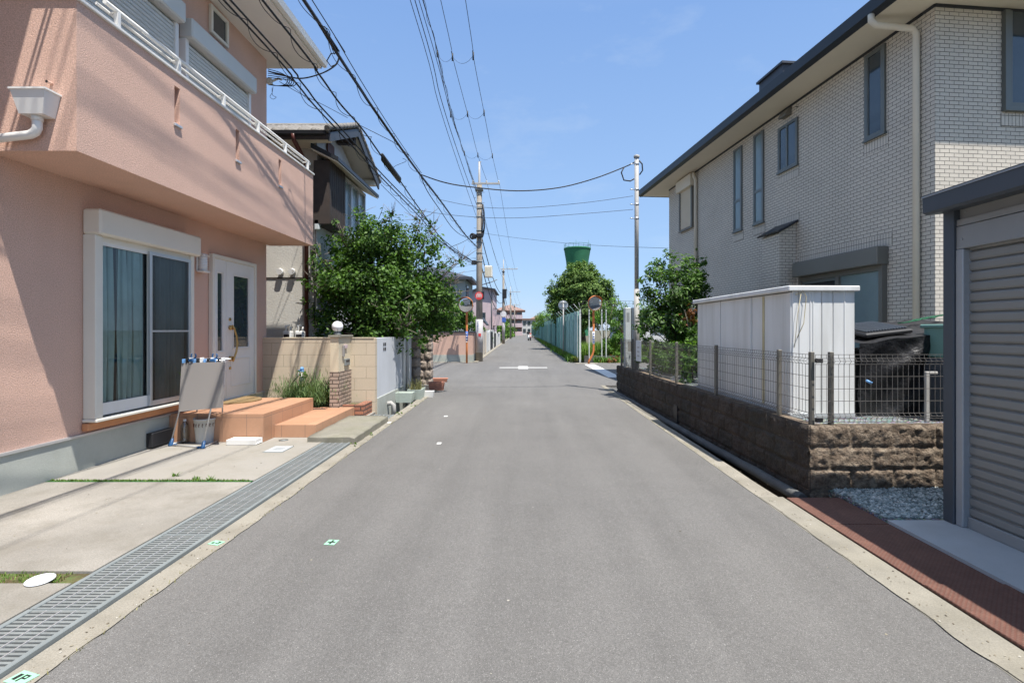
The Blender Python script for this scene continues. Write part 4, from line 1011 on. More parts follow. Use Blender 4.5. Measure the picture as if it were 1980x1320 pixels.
# big leafy tree behind the white wall
tree('leafy_tree', 'large leafy green tree overhanging the white wall', 'tree', (-3.35, 11.6, 0), [
    (-3.9, 11.6, 2.6, .62), (-3.35, 11.4, 3.35, .62), (-2.9, 11.7, 3.3, .62), (-3.9, 11.5, 3.4, .42), (-2.5, 11.6, 2.7, .6), (-2.15, 11.7, 3.5, .40), (-1.72, 11.9, 2.9, .28), (-3.3, 11.2, 2.4, .72), (-2.6, 11.2, 2.1, .60), (-2.1, 11.8, 2.3, .52),
    (-3.6, 11.2, 1.75, .60), (-2.95, 10.9, 1.55, .48), (-2.45, 10.9, 1.35, .34), (-1.95, 12.2, 2.0, .50), (-2.3, 12.6, 1.7, .48), (-4.3, 11.0, 3.0, .30), (-4.2, 11.3, 2.0, .42), (-3.2, 11.7, 3.85, .26), (-1.6, 11.9, 2.55, .22), (-4.1, 11.2, 1.45, .42), (-2.25, 11.6, 3.95, .2), (-2.75, 10.7, 1.9, .42), (-3.9, 10.95, 2.5, .4), (-4.35, 10.9, 2.55, .25), (-2.4, 10.6, 1.55, .26), (-3.65, 11.5, 4.02, .14), (-2.0, 11.8, 3.9, .17), (-1.42, 12.0, 3.05, .17), (-2.9, 11.6, 4.0, .15), (-1.5, 12.2, 2.2, .2)],
    29000, .082, 'leaf', 'bark', .13, 1.2, twigs=330, sub=30, spread=.26, up=.55, asp=.62, shell=.5)
# undergrowth behind wall
tree('garden_shrub', 'dark green shrub rising behind the white wall under the tree', 'shrub', (-3.6, 12.8, 0), [(-3.7, 12.7, 1.3, .6), (-2.95, 12.9, 1.2, .5), (-3.3, 12.3, 1.1, .5), (-2.7, 13.3, 1.3, .35)], 5000, .10, 'leaf', 'bark', .05, .5, sub=20)

# green garden edge railing near stone pillar
o = MB().tube([(-4.2, 14.6, 1.62), (-2.9, 14.6, 1.62)], .02, 6).tube([(-4.2, 14.6, 1.0), (-4.2, 14.6, 1.62)], .02, 6).tube([(-2.95, 14.6, 1.0), (-2.95, 14.6, 1.62)], .02, 6).build('garden_railing', M['towergreen'], None); tag(o, 'thin green rail behind the corner stone pillar', 'railing')
o = MB().box(-6.5, -2.85, 14.35, 14.5, -.3, 1.25).build('garden_wall', M['stone'], None); tag(o, 'low stone garden wall along the side street', 'wall')

# ================================================================ FAR LEFT SIDE
pw = thing('salmon_corner_wall', 'salmon plastered wall with grey base at the far street corner', 'wall', (-4.5, 24, 0))
Yw = 23.75
MB().box(-9, -2.25, Yw, Yw+.15, .34, 1.36).box(-2.40, -2.25, Yw+.15, 30, .34, 1.36).build('plaster', M['pinkwall'], pw, world=True)
MB().box(-9, -2.235, Yw-.015, Yw+.15, -.3, .34).box(-2.40, -2.235, Yw+.15, 30, -.3, .34).build('base', M['found'], pw, world=True)
MB().box(-9, -2.21, Yw-.04, Yw+.19, 1.36, 1.42).box(-2.44, -2.21, Yw+.19, 30, 1.36, 1.42).build('coping', M['darkroof'], pw, world=True)
rsheet('pavement_edge', [(-9, -2.0, 23.5, Yw-.015, -.3, .02), (-2.2, -1.98, 23.5, 150, -.3, .03)], M['kerb'])
tree('hedge_bush', 'bright green bush above the salmon corner wall', 'bush', (-4.2, 26, 0), [(-5.2, 25.6, 1.9, .8), (-4.2, 25.6, 2.0, .9), (-3.3, 25.6, 2.1, .8), (-2.7, 25.4, 1.8, .6), (-3.8, 25.0, 1.6, .6), (-2.6, 25.6, 2.7, .35), (-4.9, 25.6, 2.7, .5)], 9000, .14, 'leaf2', 'bark', .08, 1.0, sub=26, up=.7)

def mirror_sign(name, label, x, y, zc, r, yaw, bent=False, dbl=False, post='orange'):
    root = thing(name, label, 'traffic mirror', (x, y, 0))
    if bent: pts = [(x-.22, y, 0), (x-.20, y, .12), (x-.04, y, .42), (x, y, .58), (x, y, 1.3), (x, y, zc-.0)]
    else: pts = [(x, y, 0), (x, y, .7), (x, y, 1.3), (x, y, zc)]
    MB().tube(pts, .045, 12).tube([(x, y, zc-.9), (x, y, zc)], .05, 12).build('post', M[post], root, world=True)
    band = MB().tube([(x, y, .86 if bent else 1.0), (x, y, 1.42)], .052, 12).build('sleeve', M['signblue' if not bent else 'white'], root, world=True)
    mk = MB()
    for k in range(4): mk.box(x-.03, x+.03, y-.056, y-.053, .93+.12*k, .98+.12*k)
    mk.build('lettering', M['paintwhite' if not bent else 'signblue'], band, world=True)
    a = Vector((math.sin(yaw), -math.cos(yaw), -.12)).normalized(); c = Vector((x, y, zc))+a*.16
    ux = a.cross(Vector((0, 0, 1))).normalized(); uy = ux.cross(a).normalized()
    if uy.z < 0: uy = -uy
    n = 32; Rc = 1.1
    def ringpts(rad, dep): return [c+ux*rad*math.cos(2*math.pi*i/n)+uy*rad*math.sin(2*math.pi*i/n)+a*dep for i in range(n)]
    vs = []; fs = []
    for k in range(7):
        rad = r*.94*k/6+1e-4; vs += ringpts(rad, math.sqrt(Rc*Rc-rad*rad)-math.sqrt(Rc*Rc-r*r*.88)+.005)
    for k in range(6):
        for i in range(n): fs.append((k*n+i, k*n+(i+1) % n, (k+1)*n+(i+1) % n, (k+1)*n+i))
    MB().add(vs, fs, smooth=True).build('mirror_glass', M['mirror'], root, world=True)
    vs = ringpts(r*.955, .012)+ringpts(r*.985, .018)+ringpts(r*1.0, -.04)+ringpts(r*.6, -.08)+ringpts(1e-3, -.09); fs = []
    for k in range(4):
        for i in range(n): fs.append((k*n+i, k*n+(i+1) % n, (k+1)*n+(i+1) % n, (k+1)*n+i))
    MB().add(vs, fs, smooth=True).build('rim', M['orange'], root, world=True)
    vs = []; fs = []; m = 18
    for i in range(m+1):
        t = math.pi*(.08+.84*i/m); d = ux*math.cos(t)+uy*math.sin(t); s = math.sin((t-.25)/(math.pi-.5)*math.pi) if .25 < t < math.pi-.25 else 0
        for dd, rr_ in ((-.03, r*1.035), (.02+.13*max(0, s), r*1.06)): vs.append(c+d*rr_+a*dd)
        for dd, rr_ in ((-.03, r*1.05), (.02+.13*max(0, s), r*1.075)): vs.append(c+d*rr_+a*dd)
    for i in range(m):
        p, q = i*4, (i+1)*4; fs += [(p, p+1, q+1, q), (p+2, q+2, q+3, p+3), (p+1, p+3, q+3, q+1)]
    MB().add(vs, fs, smooth=True).build('hood', M['orange'], root, world=True)
    mb = MB()
    for k in (-.05, -.3): mb.tube([Vector((x, y, zc+k)), c-a*.06+uy*(k+.17)], .012, 6)
    mb.build('bracket', M['steel'], root, world=True)
mirror_sign('traffic_mirror', 'round traffic mirror on orange post before the salmon wall', -2.44, 23.15, 2.62, .34, -.25)
mirror_sign('traffic_mirror', 'round traffic mirror on bent orange post by the teal fence', 3.17, 22.7, 2.66, .325, .30, bent=True)
# ---------------------------------------------------------------- utility poles
def upole(name, label, x, y, h, r0, r1, arm_z=None, arm=(-.3, .96), main=False, group='concrete utility poles along the left kerb'):
    root = thing(name, label, 'utility pole', (x, y, 0), 0, group)
    mb = MB(); hs = h-1.0 if main else h
    mb.tube([(0, 0, -.1), (0, 0, hs)], [r0, r1], 18); mb.build('pole', M['concpole'], root)
    if main:
        MB().tube([(0, 0, hs-.6), (0, 0, hs), (0.0, 0, h)], [r1+.012, .055, .045], 12).tube([(-.05, 0, h), (.09, 0, h)], .022, 8).build('top_rod', M['post_grey'], root)
    if arm_z:
        a = MB().bbox(arm[0], arm[1], -.13-r1, -.05-r1, arm_z-.04, arm_z+.04, .005)
        am = a.build('crossarm', M['post_grey'], root)
        for q in ((arm[0]+.06, (arm[0]+arm[1])*.5+.03, arm[1]-.06)):
            MB().lathe([(.02, arm_z+.04), (.045, arm_z+.07), (.03, arm_z+.09), (.045, arm_z+.11), (.02, arm_z+.15)], q, -.09-r1, 10).build('insulator', M['cream_metal'], am)
        MB().bbox(-r1-.06, r1+.06, -r1-.06, r1+.06, arm_z-.28, arm_z-.22, .01).build('collar', M['steel'], root)
    return root
mp = upole('utility_pole', 'tall concrete utility pole with white wrap and red round sticker', -1.98, 24.4, 9.4, .165, .12, 8.32, (-.34, .98), True)
def R_(z): return .165-(.165-.12)*z/8.4
MB().tube([(0, 0, .42), (0, 0, 1.98)], .172, 18).build('wrap', M['polewrap'], mp)
mb = MB()
for k, (z, w, hh) in enumerate(((1.84, .03, .05), (1.74, .05, .03), (1.64, .04, .05), (1.54, .05, .03), (1.44, .03, .04))): mb.box(-.05-w/2, -.05+w/2, -.175, -.170, z, z+hh)
mb.build('wrap_lettering', M['signblue'], mp)
MB().bbox(-.03, .09, -.179, -.165, 1.18, 1.32, .01).build('small_sticker', M['red'], mp)
MB().tube([(-.17, -.03, .0), (-.17, -.03, 1.35)], .03, 8).build('cable_guard', M['darkwood'], mp)
s = MB().tube([(.0, -.17, 3.08), (.0, -.19, 3.08)], .19, 24).build('round_sticker', M['red'], mp)
mb = MB()
for (a, b, c, d) in ((-.12, .12, 3.12, 3.15), (-.12, -.09, 3.0, 3.12), (-.05, -.02, 3.0, 3.12), (.02, .05, 3.0, 3.12), (.09, .12, 3.0, 3.12), (-.1, .1, 3.18, 3.2), (-.12, .12, 3.04, 3.06)): mb.box(a, b, -.1925, -.1905, c, d)
mb.build('sticker_lettering', M['paintwhite'], s)
MB().box(.10, .24, -.185, -.17, 2.92, 3.27).build('black_plate', M['black'], mp)
tb = MB().bbox(.26, .62, -.25, .15, 3.95, 4.48, .02).build('junction_box', M['cream_metal'], mp)
mb = MB()
for i in range(5): mb.box(.29+i*.06, .31+i*.06, -.262, -.251, 4.0, 4.4)
mb.build('box_ribs', M['tan'], tb); MB().tube([(.1, 0, 4.2), (.3, 0, 4.2)], .03, 8).tube([(.1, 0, 3.6), (.55, -.1, 3.72), (.85, -.1, 3.85)], .02, 8).build('box_bracket', M['steel'], mp)
mb = MB()
for k in range(16):
    z = 4.6+k*.24; mb.tube([(-R_(z)-.015, 0, z), (-R_(z)-.12, 0, z)] if k % 2 else [(R_(z)+.015, 0, z), (R_(z)+.12, 0, z)], .009, 5)
mb.build('climbing_steps', M['steel'], mp)
for z in (6.0, 6.15, 5.1, 5.6, 7.2, 7.45, 6.8, 4.7): MB().tube([(0, 0, z-.03), (0, 0, z+.03)], R_(z)+.012, 16).build('clamp_band', M['steel'], mp)
mb = MB()
mb.bbox(-.35, -.12, -.25, -.02, 5.75, 5.98, .05).bbox(-.12, .2, -.3, -.14, 5.8, 6.0, .03).tube([(.17, -.05, 5.9), (.24, -.08, 6.3), (.22, -.05, 7.0), (.16, -.05, 7.4)], .04, 8).tube([(.14, -.12, 6.0), (.17, -.16, 6.6), (.13, -.13, 7.1)], .03, 6)
for k in range(6): 
    t = np.linspace(0, 6.3, 14); mb.tube([(-.3+.12*math.cos(a)*(.6+.1*k), -.25, 5.85+.15*math.sin(a)*(.6+.08*k)) for a in t], .008, 5, caps=False)
mb.build('cable_joints', M['black'], mp)
MB().bbox(-.36, -.14, -.16, .02, 4.55, 4.75, .02).build('splice_box', M['black'], mp)
p2 = upole('utility_pole', 'second concrete utility pole with round and blue signs, near the hedges', -1.9, 55, 8.9, .16, .1, 7.9, (-.3, 1.5), True)
MB().tube([(0, -.18, 3.15), (0, -.2, 3.15)], .32, 20).build('round_sign', M['paper'], p2); MB().bbox(-.27, .27, -.2, -.18, 2.3, 2.75, .1).build('blue_sign', M['signblue'], p2)
MB().tube([(0, 0, .4), (0, 0, 2.9)], .17, 14).build('wrap', M['polewrap'], p2); MB().bbox(-.12, .35, -.28, -.1, 4.8, 5.8, .05).build('cable_joints', M['black'], p2)
upole('utility_pole', 'third utility pole away down the street', -1.75, 84, 8.5, .16, .1, 7.6, (-.3, 1.6), True)
upole('utility_pole', 'fourth and thin utility pole far down the street', -1.35, 104, 6.6, .12, .1, 6.4, (-.9, .9))
upole('utility_pole', 'farthest utility pole at the end of the street', -1.1, 135, 7.0, .14, .1, 6.6, (-.9, .9))

# thin grey service pole on the right
sp_ = thing('service_pole', 'slim grey steel service pole beside the meter box', 'service pole', (2.72, 12.2, .5))
MB().tube([(0, 0, 0), (0, 0, 1.95)], .062, 16).tube([(0, 0, 1.95), (0, 0, 5.05)], .049, 16).lathe([(.066, 5.05), (.07, 5.07), (.066, 5.10), (.0001, 5.13)], 0, 0, 16).build('pole', M['post_grey'], sp_)
for z in (4.90, 4.3, 3.95, 3.62): MB().tube([(0, 0, z-.02), (0, 0, z+.02)], .056, 16).tube([(-.07, 0, z), (-.16, -.02, z)], .012, 6).build('clamp', M['alu'], sp_)
MB().tube([(-.30, 0, 4.82), (-.36, 0, 4.7), (-.30, 0, 4.52), (-.15, 0, 4.5), (-.06, 0, 4.55)], .016, 8).tube([(.06, 0, 4.98), (.13, 0, 4.9), (.14, 0, 4.75), (.07, 0, 4.65)], .016, 8).build('cable_loop', M['cable'], sp_)
mbx = thing('meter_box', 'tall grey electric meter box between the slim pole and the hedge', 'meter box', (2.62, 12.35, .6))
MB().bbox(-.16, -.01, -.1, .1, .0, 1.42, .012).bbox(.0, .15, -.1, .1, .0, 1.42, .012).build('cabinet', M['greybox'], mbx)
MB().box(-.12, -.105, -.102, -.099, 1.08, 1.3).box(-.08, -.065, -.102, -.099, 1.08, 1.3).build('slot_window', M['black'], mbx)

# ---------------------------------------------------------------- right retaining wall and mesh fence
WR = R(1.867); WO = (2.64, 4.74, 0)
rw = thing('retaining_wall', 'brown split-face block retaining wall along the right gutter', 'wall', WO, WR)
def split_face(n_u, n_v, P, ulen, vlen, rowh, bl, offs=.5):
    vs = []; fs = []
    for j in range(n_v+1):
        for i in range(n_u+1):
            u = ulen*i/n_u; v = vlen*j/n_v
            row = int(v/rowh-1e-6); du = (u+(offs*bl if row % 2 else 0)) % bl; dv = v-row*rowh
            e = min(du, bl-du, dv, rowh-dv); joint = max(0, 1-e/.014)
            nz = noise.fractal(Vector((u*11, v*14, row*3.1)), .6, 2.1, 6)
            h = .012+.015*nz+.012*noise.noise(Vector((u*3, v*4, 7)))-joint*.03
            if e < .03: h = h*(e/.03)+(-.012)*(1-e/.03)
            vs.append(P(u, v, h))
    for j in range(n_v):
        for i in range(n_u): a = j*(n_u+1)+i; fs.append((a, a+1, a+n_u+2, a+n_u+1))
    return vs, fs
mb = MB()
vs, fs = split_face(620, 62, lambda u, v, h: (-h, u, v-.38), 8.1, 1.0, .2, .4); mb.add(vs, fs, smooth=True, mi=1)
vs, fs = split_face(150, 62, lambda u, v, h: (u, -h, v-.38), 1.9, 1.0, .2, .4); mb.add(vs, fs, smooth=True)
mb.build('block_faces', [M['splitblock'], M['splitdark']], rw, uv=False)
MB().box(.012, .14, .012, 8.1, -.38, .612).box(.14, 1.9, .012, .14, -.38, .612).build('core', M['splitblock'], rw)
MB().box(-.03, .012, 3.55, 3.72, .0, .28).build('weep_slot', M['black'], rw)
rsheet('yard_ground', [(2.72, 12, 4.95, 12.5, -.3, .585)], M['gravel'])

def mesh_fence(root, pts_len, L, z0, z1, sx, along):   # wire panel along an axis at offset sx, with V folds
    m = MB(); r = .0024
    def P(t, o, z): return (sx+o, t, z) if along == 'y' else (t, sx+o, z)
    n = int(L/.05); prof = [(0, z0), (-.0, z0+.03), (.03, z0+.055), (0, z0+.08), (0, z1-.09), (.03, z1-.06), (0, z1-.035), (0, z1)]
    a0 = pts_len
    for i in range(n+1):
        t = a0+L*i/n; m.tube([P(t, -o, z) for o, z in prof], r, 3, caps=False, smooth=False)
    for z, o in [(z0, 0), (z0+.03, 0), (z0+.08, 0), (z1-.09, 0), (z1-.035, 0), (z1, 0)]+[(z0+.08+(z1-z0-.17)*k/4, 0) for k in (1, 2, 3)]:
        m.tube([P(a0, o, z), P(a0+L, o, z)], r*1.3, 4, caps=False, smooth=False)
    for z, o in ((z0+.055, -.03), (z1-.06, -.03)): m.tube([P(a0, o, z), P(a0+L, o, z)], r*1.2, 4, caps=False, smooth=False)
    return m
fr = thing('mesh_fence', 'low wire mesh fence along the roadside retaining wall', 'fence', (WO[0], WO[1], .612), WR)
ysf = [.10, .64, 2.24, 3.85, 5.4, 6.8, 7.9]
for a, b in zip(ysf[:-1], ysf[1:]): mesh_fence(fr, a+.005, b-a-.01, .03, .655, .058, 'y').build('mesh_panel', M['fencewire'], fr)
for i, y in enumerate(ysf):
    if i != 0 or True: MB().bbox(.045 if i else .06, .085 if i else .10, y-.02, y+.02, 0, .68, .004).build('post', M['winframe2'], fr)
ff = thing('mesh_fence', 'short wire mesh fence above the lit block wall, before the black tarp', 'fence', (WO[0], WO[1], .612), WR)
for a, b in ((.085, .255), (.255, 1.9)): mesh_fence(ff, a+.005, b-a-.01, .03, .655, .055, 'x').build('mesh_panel', M['fencewire'], ff)
for x in (.255, 1.9): MB().bbox(x-.02, x+.02, .065, .105, 0, .68, .004).build('post', M['winframe2'], ff)
for z in (.05, .6): MB().bbox(.09, .15, .03, .07, z-.02, z+.02, .004).build('clamp', M['black'], ff)
for k, (y, z0, z1, w, lb) in enumerate(((6.95, .40, .63, .09, 'small blank cream notice tied to the far fence end'), (6.15, .22, .66, .13, 'white printed notice sheet tied to the fence'))):
    c = Vector((.0, y, 0)); r_ = thing('notice', lb, 'notice', (WO[0]-math.sin(WR)*y+.03*math.cos(WR), WO[1]+math.cos(WR)*y, .612+z0), WR)
    yaw = 0; m = MB().bbox(-.006, .0, -w*1.6, w*1.6, 0, z1-z0, .002); m.build('sheet', M['paper' if k else 'cream'], r_)
    if k: 
        s = MB(); 
        for q in range(3): s.box(-.009, -.0062, -.08, .08, .1+.09*q, .13+.09*q)
        s.build('faint_lettering', M['post_grey'], r_)

# white storage shed
sh = thing('storage_shed', 'low white metal storage shed with yellowed strip, behind the fence', 'shed', (2.79, 5.33, .585), WR)
L_, W_, H_ = 2.62, .66, 1.33
b = MB(); b.box(.012, W_-.012, .012, L_-.012, .03, H_-.03)
b.build('body', M['shedwhite'], sh)
b = MB(); xs = [0, .07, .19, .31, .43, .55, W_]
for i in range(6): b.bbox(xs[i]+.003, xs[i+1]-.003, -.004, .012, .04, H_-.02, .004)
for x in (.19, .22, .55): b.bbox(x-.008, x+.008, -.01, .0, .04, H_-.02, .004)
b.build('end_panel', M['shedwhite'], sh)
for a, c in ((0.0, .86), (.87, 1.74), (1.75, 2.61)):
    b = MB().bbox(-.008 if a < 1.7 and a > .5 else 0., .012, a+.004, c-.004, .06, H_-.03, .004).bbox(-.014, 0, a+.006, a+.03, .06, H_-.03, .003); b.build('door_panel', M['shedwhite'], sh)
MB().bbox(-.011, .0, .56, .60, .07, H_-.04, .003).build('yellowed_strip', M['tan'], sh)
MB().bbox(-.06, W_+.03, -.045, L_+.04, H_-.02, H_+.035, .008).build('roof', M['shedwhite'], sh)
MB().bbox(-.03, W_, -.015, L_, 0, .055, .006).build('base', M['greycon'], sh)
MB().tube([(.02, -.03, H_-.06), (.10, -.03, H_-.02), (.13, -.035, H_-.08), (.10, -.04, H_-.35), (.03, -.04, H_-.50)], .004, 5).tube([(.08, -.03, H_-.03), (.04, -.035, H_-.25), (.015, -.02, H_-.6)], .003, 5).build('hanging_cord', M['tan'], sh)

# tarp covered pile with lid, crate, stand behind the front fence
tp_ = thing('tarp_covered_pile', 'sloping pile covered with wrinkled black tarp behind the mesh fence', 'covered pile', (4.2, 5.9, .585))
nx, ny = 60, 40; vs = []; fs = []
for j in range(ny+1):
    for i in range(nx+1):
        x = 3.50+1.35*i/nx; t = j/ny; y = 5.35+1.0*t
        z = 1.36+.15*(x-3.5)/1.35+.12*t+.020*noise.noise(Vector((x*4, y*3, 0)))+.004*noise.noise(Vector((x*19, y*15, 3)))
        vs.append((x, y, z))
for j in range(ny):
    for i in range(nx): a = j*(nx+1)+i; fs.append((a, a+1, a+nx+2, a+nx+1))
mb = MB().add(vs, fs, smooth=True); mb.build('tarp_top', M['tarp'], tp_, world=True)
vs = []; fs = []
for j in range(31):
    for i in range(nx+1):
        x = 3.50+1.35*i/nx; t = j/30
        zt = 1.36+.15*(x-3.5)/1.35+.020*noise.noise(Vector((x*4, 5.35*3, 0)))+.004*noise.noise(Vector((x*19, 5.35*15, 3)))
        y = 5.35+.10*t+.07*noise.noise(Vector((x*4+t*3, t*2, 1)))*min(1, t*5)+.012*noise.noise(Vector((x*14-t*9, t*3, 5)))*min(1, t*5)
        vs.append((x-.06*t*math.sin(x*3), y, zt+(.57-zt)*t))
for j in range(30):
    for i in range(nx): a = j*(nx+1)+i; fs.append((a, a+1, a+nx+2, a+nx+1))
mb = MB().add(vs, fs, smooth=True)
mb.build('tarp_drape', M['tarp'], tp_, world=True)
MB().box(3.6, 4.75, 5.62, 6.3, .585, 1.28).build('covered_goods', M['dark_in'], tp_, world=True)
lid = thing('slatted_lid', 'black slatted plastic lid lying on the tarp', 'tray', (3.86, 5.75, 1.475)); lid.rotation_euler = (R(8), R(-6), R(4))  # a loose black slatted lid resting on the tarp
MB().bbox(-.27, .27, -.30, .30, .0, .05, .015).build('frame', M['black'], lid)
mb = MB()
for i in range(15): x = -.22+i*.0315; mb.bbox(x, x+.013, -.25, .25, .05, .066, .003)
mb.build('slats', M['garage_dark'], lid)
bx_ = thing('teal_crate', 'pale teal plastic bin wedged between the tarp and garage', 'bin', (4.35, 5.20, .585))
MB().bbox(-.12, .42, -.12, .25, .62, .95, .02).bbox(-.14, .44, -.14, .27, .93, .97, .01).build('bin_body', M['tealbox'], bx_)
MB().bbox(-.14, .42, -.10, .25, .0, .62, .01).build('lower_bin', M['garage_dark'], bx_)
MB().bbox(-.15, .30, -.14, -.105, .36, .64, .01).build('brown_board', M['cardboard'], bx_)
o = MB().bbox(4.00, 4.04, 5.11, 5.14, .585, 1.06, .004).bbox(4.0, 4.12, 5.11, 5.14, 1.06, 1.085, .004).bbox(4.22, 4.25, 5.14, 5.17, .585, 1.0, .004).build('metal_stand', M['post_grey'], None); tag(o, 'thin grey metal stand in front of the black tarp', 'stand')
o = MB().tube([(3.52, 5.28, .98), (3.57, 5.27, .955)], .014, 8).build('clothes_peg', M['lightblue'], None); tag(o, 'small blue clip on the black tarp behind the fence', 'clip')
mb = MB()
for k in range(5):
    pts = [(4.35+.09*i+.02*random.random(), 5.95+.04*math.sin(i*2+k), 1.56+.018*i+.02*random.random()) for i in range(7)]; mb.tube(pts, .005, 4)
o = mb.build('green_cord', M['towergreen'], None); tag(o, 'tangled green cord on the upper edge of the tarp', 'cord')

# ---------------------------------------------------------------- garage
ga = thing('metal_garage', 'slate grey steel garage with closed ribbed roller shutter', 'garage', (4.6, 2.2, .035))
GX = 3.27; GY0, GY1 = -.6, 3.99
MB().box(GX+.10, 6.0, GY0+.03, GY1-.02, .04, 2.42).build('body', M['garage_panel'], ga, world=True)
for y in (GY0, GY1-.10): MB().bbox(GX-.02, GX+.10, y, y+.10, .036, 2.44, .006).build('corner_post', M['garage_dark'], ga, world=True)
r = MB(); r.prism([(3.10, 2.53), (3.105, 2.395), (3.135, 2.38), (3.42, 2.41), (6.1, 2.43), (6.1, 2.58), (3.14, 2.54)], GY0-.1, GY1+.01, 'y')
rf = r.build('roof', M['garage_dark'], ga, world=True); MB().box(3.094, 3.103, GY0-.1, GY1+.01, 2.51, 2.52).build('fascia_line', M['garage_trim'], rf, world=True)
ys_, ye_ = GY0+.10, GY1-.10
MB().box(GX+.03, GX+.09, ys_, ye_, 2.325, 2.43).box(GX+.005, GX+.09, ys_, ye_, 2.275, 2.32).build('header_panel', M['garage_panel'], ga, world=True)
MB().bbox(GX-.0, GX+.09, ys_, ye_, 2.10, 2.27, .004).build('shutter_box', M['garage_panel'], ga, world=True)
MB().bbox(GX-.005, GX+.09, ye_-.065, ye_, .036, 2.098, .006).build('guide_rail', M['garage_trim'], ga, world=True)
mb = MB(); z = .12; k = 0
while z < 2.09:
    x = GX+.055; mb.prism([(x+.004, z), (x-.004, z+.004), (x-.011, z+.016), (x-.012, z+.052), (x-.010, z+.062), (x+.004, z+.066), (x+.008, z+.0745), (x+.03, z+.0745), (x+.03, z)], ys_, ye_-.065, 'y'); z += .0755
mb.build('shutter_slats', M['garage_slat'], ga, world=True)
MB().bbox(GX+.03, GX+.085, ys_, ye_-.065, .036, .118, .004).build('bottom_bar', M['garage_panel'], ga, world=True)
mb = MB()
for z in (2.17, 2.37): mb.tube([(GX+.03 if z > 2.3 else GX, ye_-.05, z), (GX-.004 if z < 2.3 else GX+.024, ye_-.05, z)], .008, 8)
mb.build('bolts', M['garage_trim'], ga, world=True)

# ---------------------------------------------------------------- large tiled brick house (right)
HR = R(5.73)
rh_ = thing('brick_tile_house', 'large two storey beige tile-clad house with dark eaves', 'house', (5.72, 7.15, .585), HR)
Z0 = -.585
def hb(name, boxes, m, parent=None, bev=0):
    mb = MB()
    for b in boxes: (mb.bbox(*b[:4], b[4]+Z0, b[5]+Z0, bev) if bev else mb.box(*b[:4], b[4]+Z0, b[5]+Z0))
    return mb.build(name, M[m] if isinstance(m, str) else m, parent or rh_)
hb('wall', [(0, 9, 0, 9.57, .2, 6.0)], 'tilewall')
hb('foundation', [(-.0, 9, 0, 9.57, -.2, .198)], 'found')
hb('soffit', [(-.60, 9.6, -.61, 10.46, 6.0, 6.02)], 'soffit2')
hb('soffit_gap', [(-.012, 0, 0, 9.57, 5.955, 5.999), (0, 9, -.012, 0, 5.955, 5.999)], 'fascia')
mb = MB().prism([(-.60, 5.99+Z0), (-.70, 6.03+Z0), (-.71, 6.20+Z0), (-.69, 6.20+Z0), (-.60, 6.22+Z0)], -.66, 10.56, 'y'); mb.build('eave_gutter', M['fascia'], rh_)
hb('fascia', [(-.60, 9.6, -.64, -.611, 5.99, 6.21), (-.60, 9.6, 10.461, 10.495, 5.99, 6.21)], 'fascia')
mb = MB(); z = 6.2+Z0; mb.add([(-.66, -.65, z), (9.66, -.65, z), (9.66, 10.52, z), (-.66, 10.52, z), (4.5, 4.4, z+2.0), (4.5, 5.4, z+2.0)], [(0,1,4), (1,2,5,4), (2,3,5), (3,0,4,5), (3,2,1,0)])
rf = mb.build('roof', M['darkroof'], rh_); hb('chimney', [(.55, 1.2, 4.35, 5.3, 6.4, 7.42), (.50, 1.25, 4.3, 5.35, 7.42, 7.47)], 'darkroof', rf)
def hwin(name, y0, y1, z0, z1, fm='winframe', pm='pane', split=None, vsplit=None, fw=.05, surround=True):
    x = -.035
    B = [(x, -.001, y0, y0+fw, z0, z1), (x, -.001, y1-fw, y1, z0, z1), (x, -.001, y0+fw, y1-fw, z0, z0+fw), (x, -.001, y0+fw, y1-fw, z1-fw, z1)]
    if split: B.append((x+.003, -.001, y0+fw, y1-fw, split-.03, split+.03))
    if vsplit: B.append((x+.003, -.001, vsplit-.025, vsplit+.025, z0+fw, z1-fw))
    o = hb(name, B, fm)
    hb('pane', [(-.018, -.002, y0+fw, y1-fw, z0+fw, z1-fw)], pm, o)
    i = .022; B = [(x+.006, -.019, y0+fw, y0+fw+i, z0+fw, z1-fw), (x+.006, -.019, y1-fw-i, y1-fw, z0+fw, z1-fw)]; hb('inner_frame', B, fm, o)
    hb('sill', [(x-.02, -.001, y0-.02, y1+.02, z0-.03, z0-.002)], fm, o)
    return o
hwin('tall_window', 5.06, 5.44, 3.86, 5.84, pm='pane_frost', split=4.58)
hwin('tall_window', 4.16, 4.55, 3.86, 5.86, pm='pane_frost', split=4.58)
hwin('sliding_window', 2.98, 3.62, 4.74, 5.66, vsplit=3.32)
hwin('casement_window', .84, 1.25, 4.55, 5.92, pm='pane', fw=.06)
mb = MB(); mb.tube([(-.001, 3.0, 5.86+Z0), (-.05, 3.0, 5.86+Z0)], .01, 6)
pr = [(0, 5.80+Z0), (-.13, 5.78+Z0), (-.13, 5.82+Z0), (-.05, 5.93+Z0), (0, 5.95+Z0)]; mb.prism([(a, b) for a, b in pr], 3.2, 3.45, 'y'); mb.build('vent_hood', M['winframe2'], rh_)
so = [(-.006, -.0005, 3.0-.04, 3.66, 4.50, 4.71), (-.006, -.0005, .80, 1.29, 4.32, 4.52), (-.006, -.0005, .72, 2.95, 2.80, 2.98), (-.006, -.0005, 4.12, 4.60, 3.62, 3.83), (-.006, -.0005, 5.02, 5.48, 3.62, 3.83), (-.0065, -.0005, 2.95, 3.7, 3.62, 3.8), (-.006, -.0005, .80, 1.29, 5.93, 5.955)]
for q_ in so: hb('soldier_course', [q_], 'tilewall_v')
o = hb('shuttered_window', [(-.16, -.001, 7.62, 8.66, 5.62, 5.95)], 'soffit2', bev=.01)
mb = MB(); z = 4.5
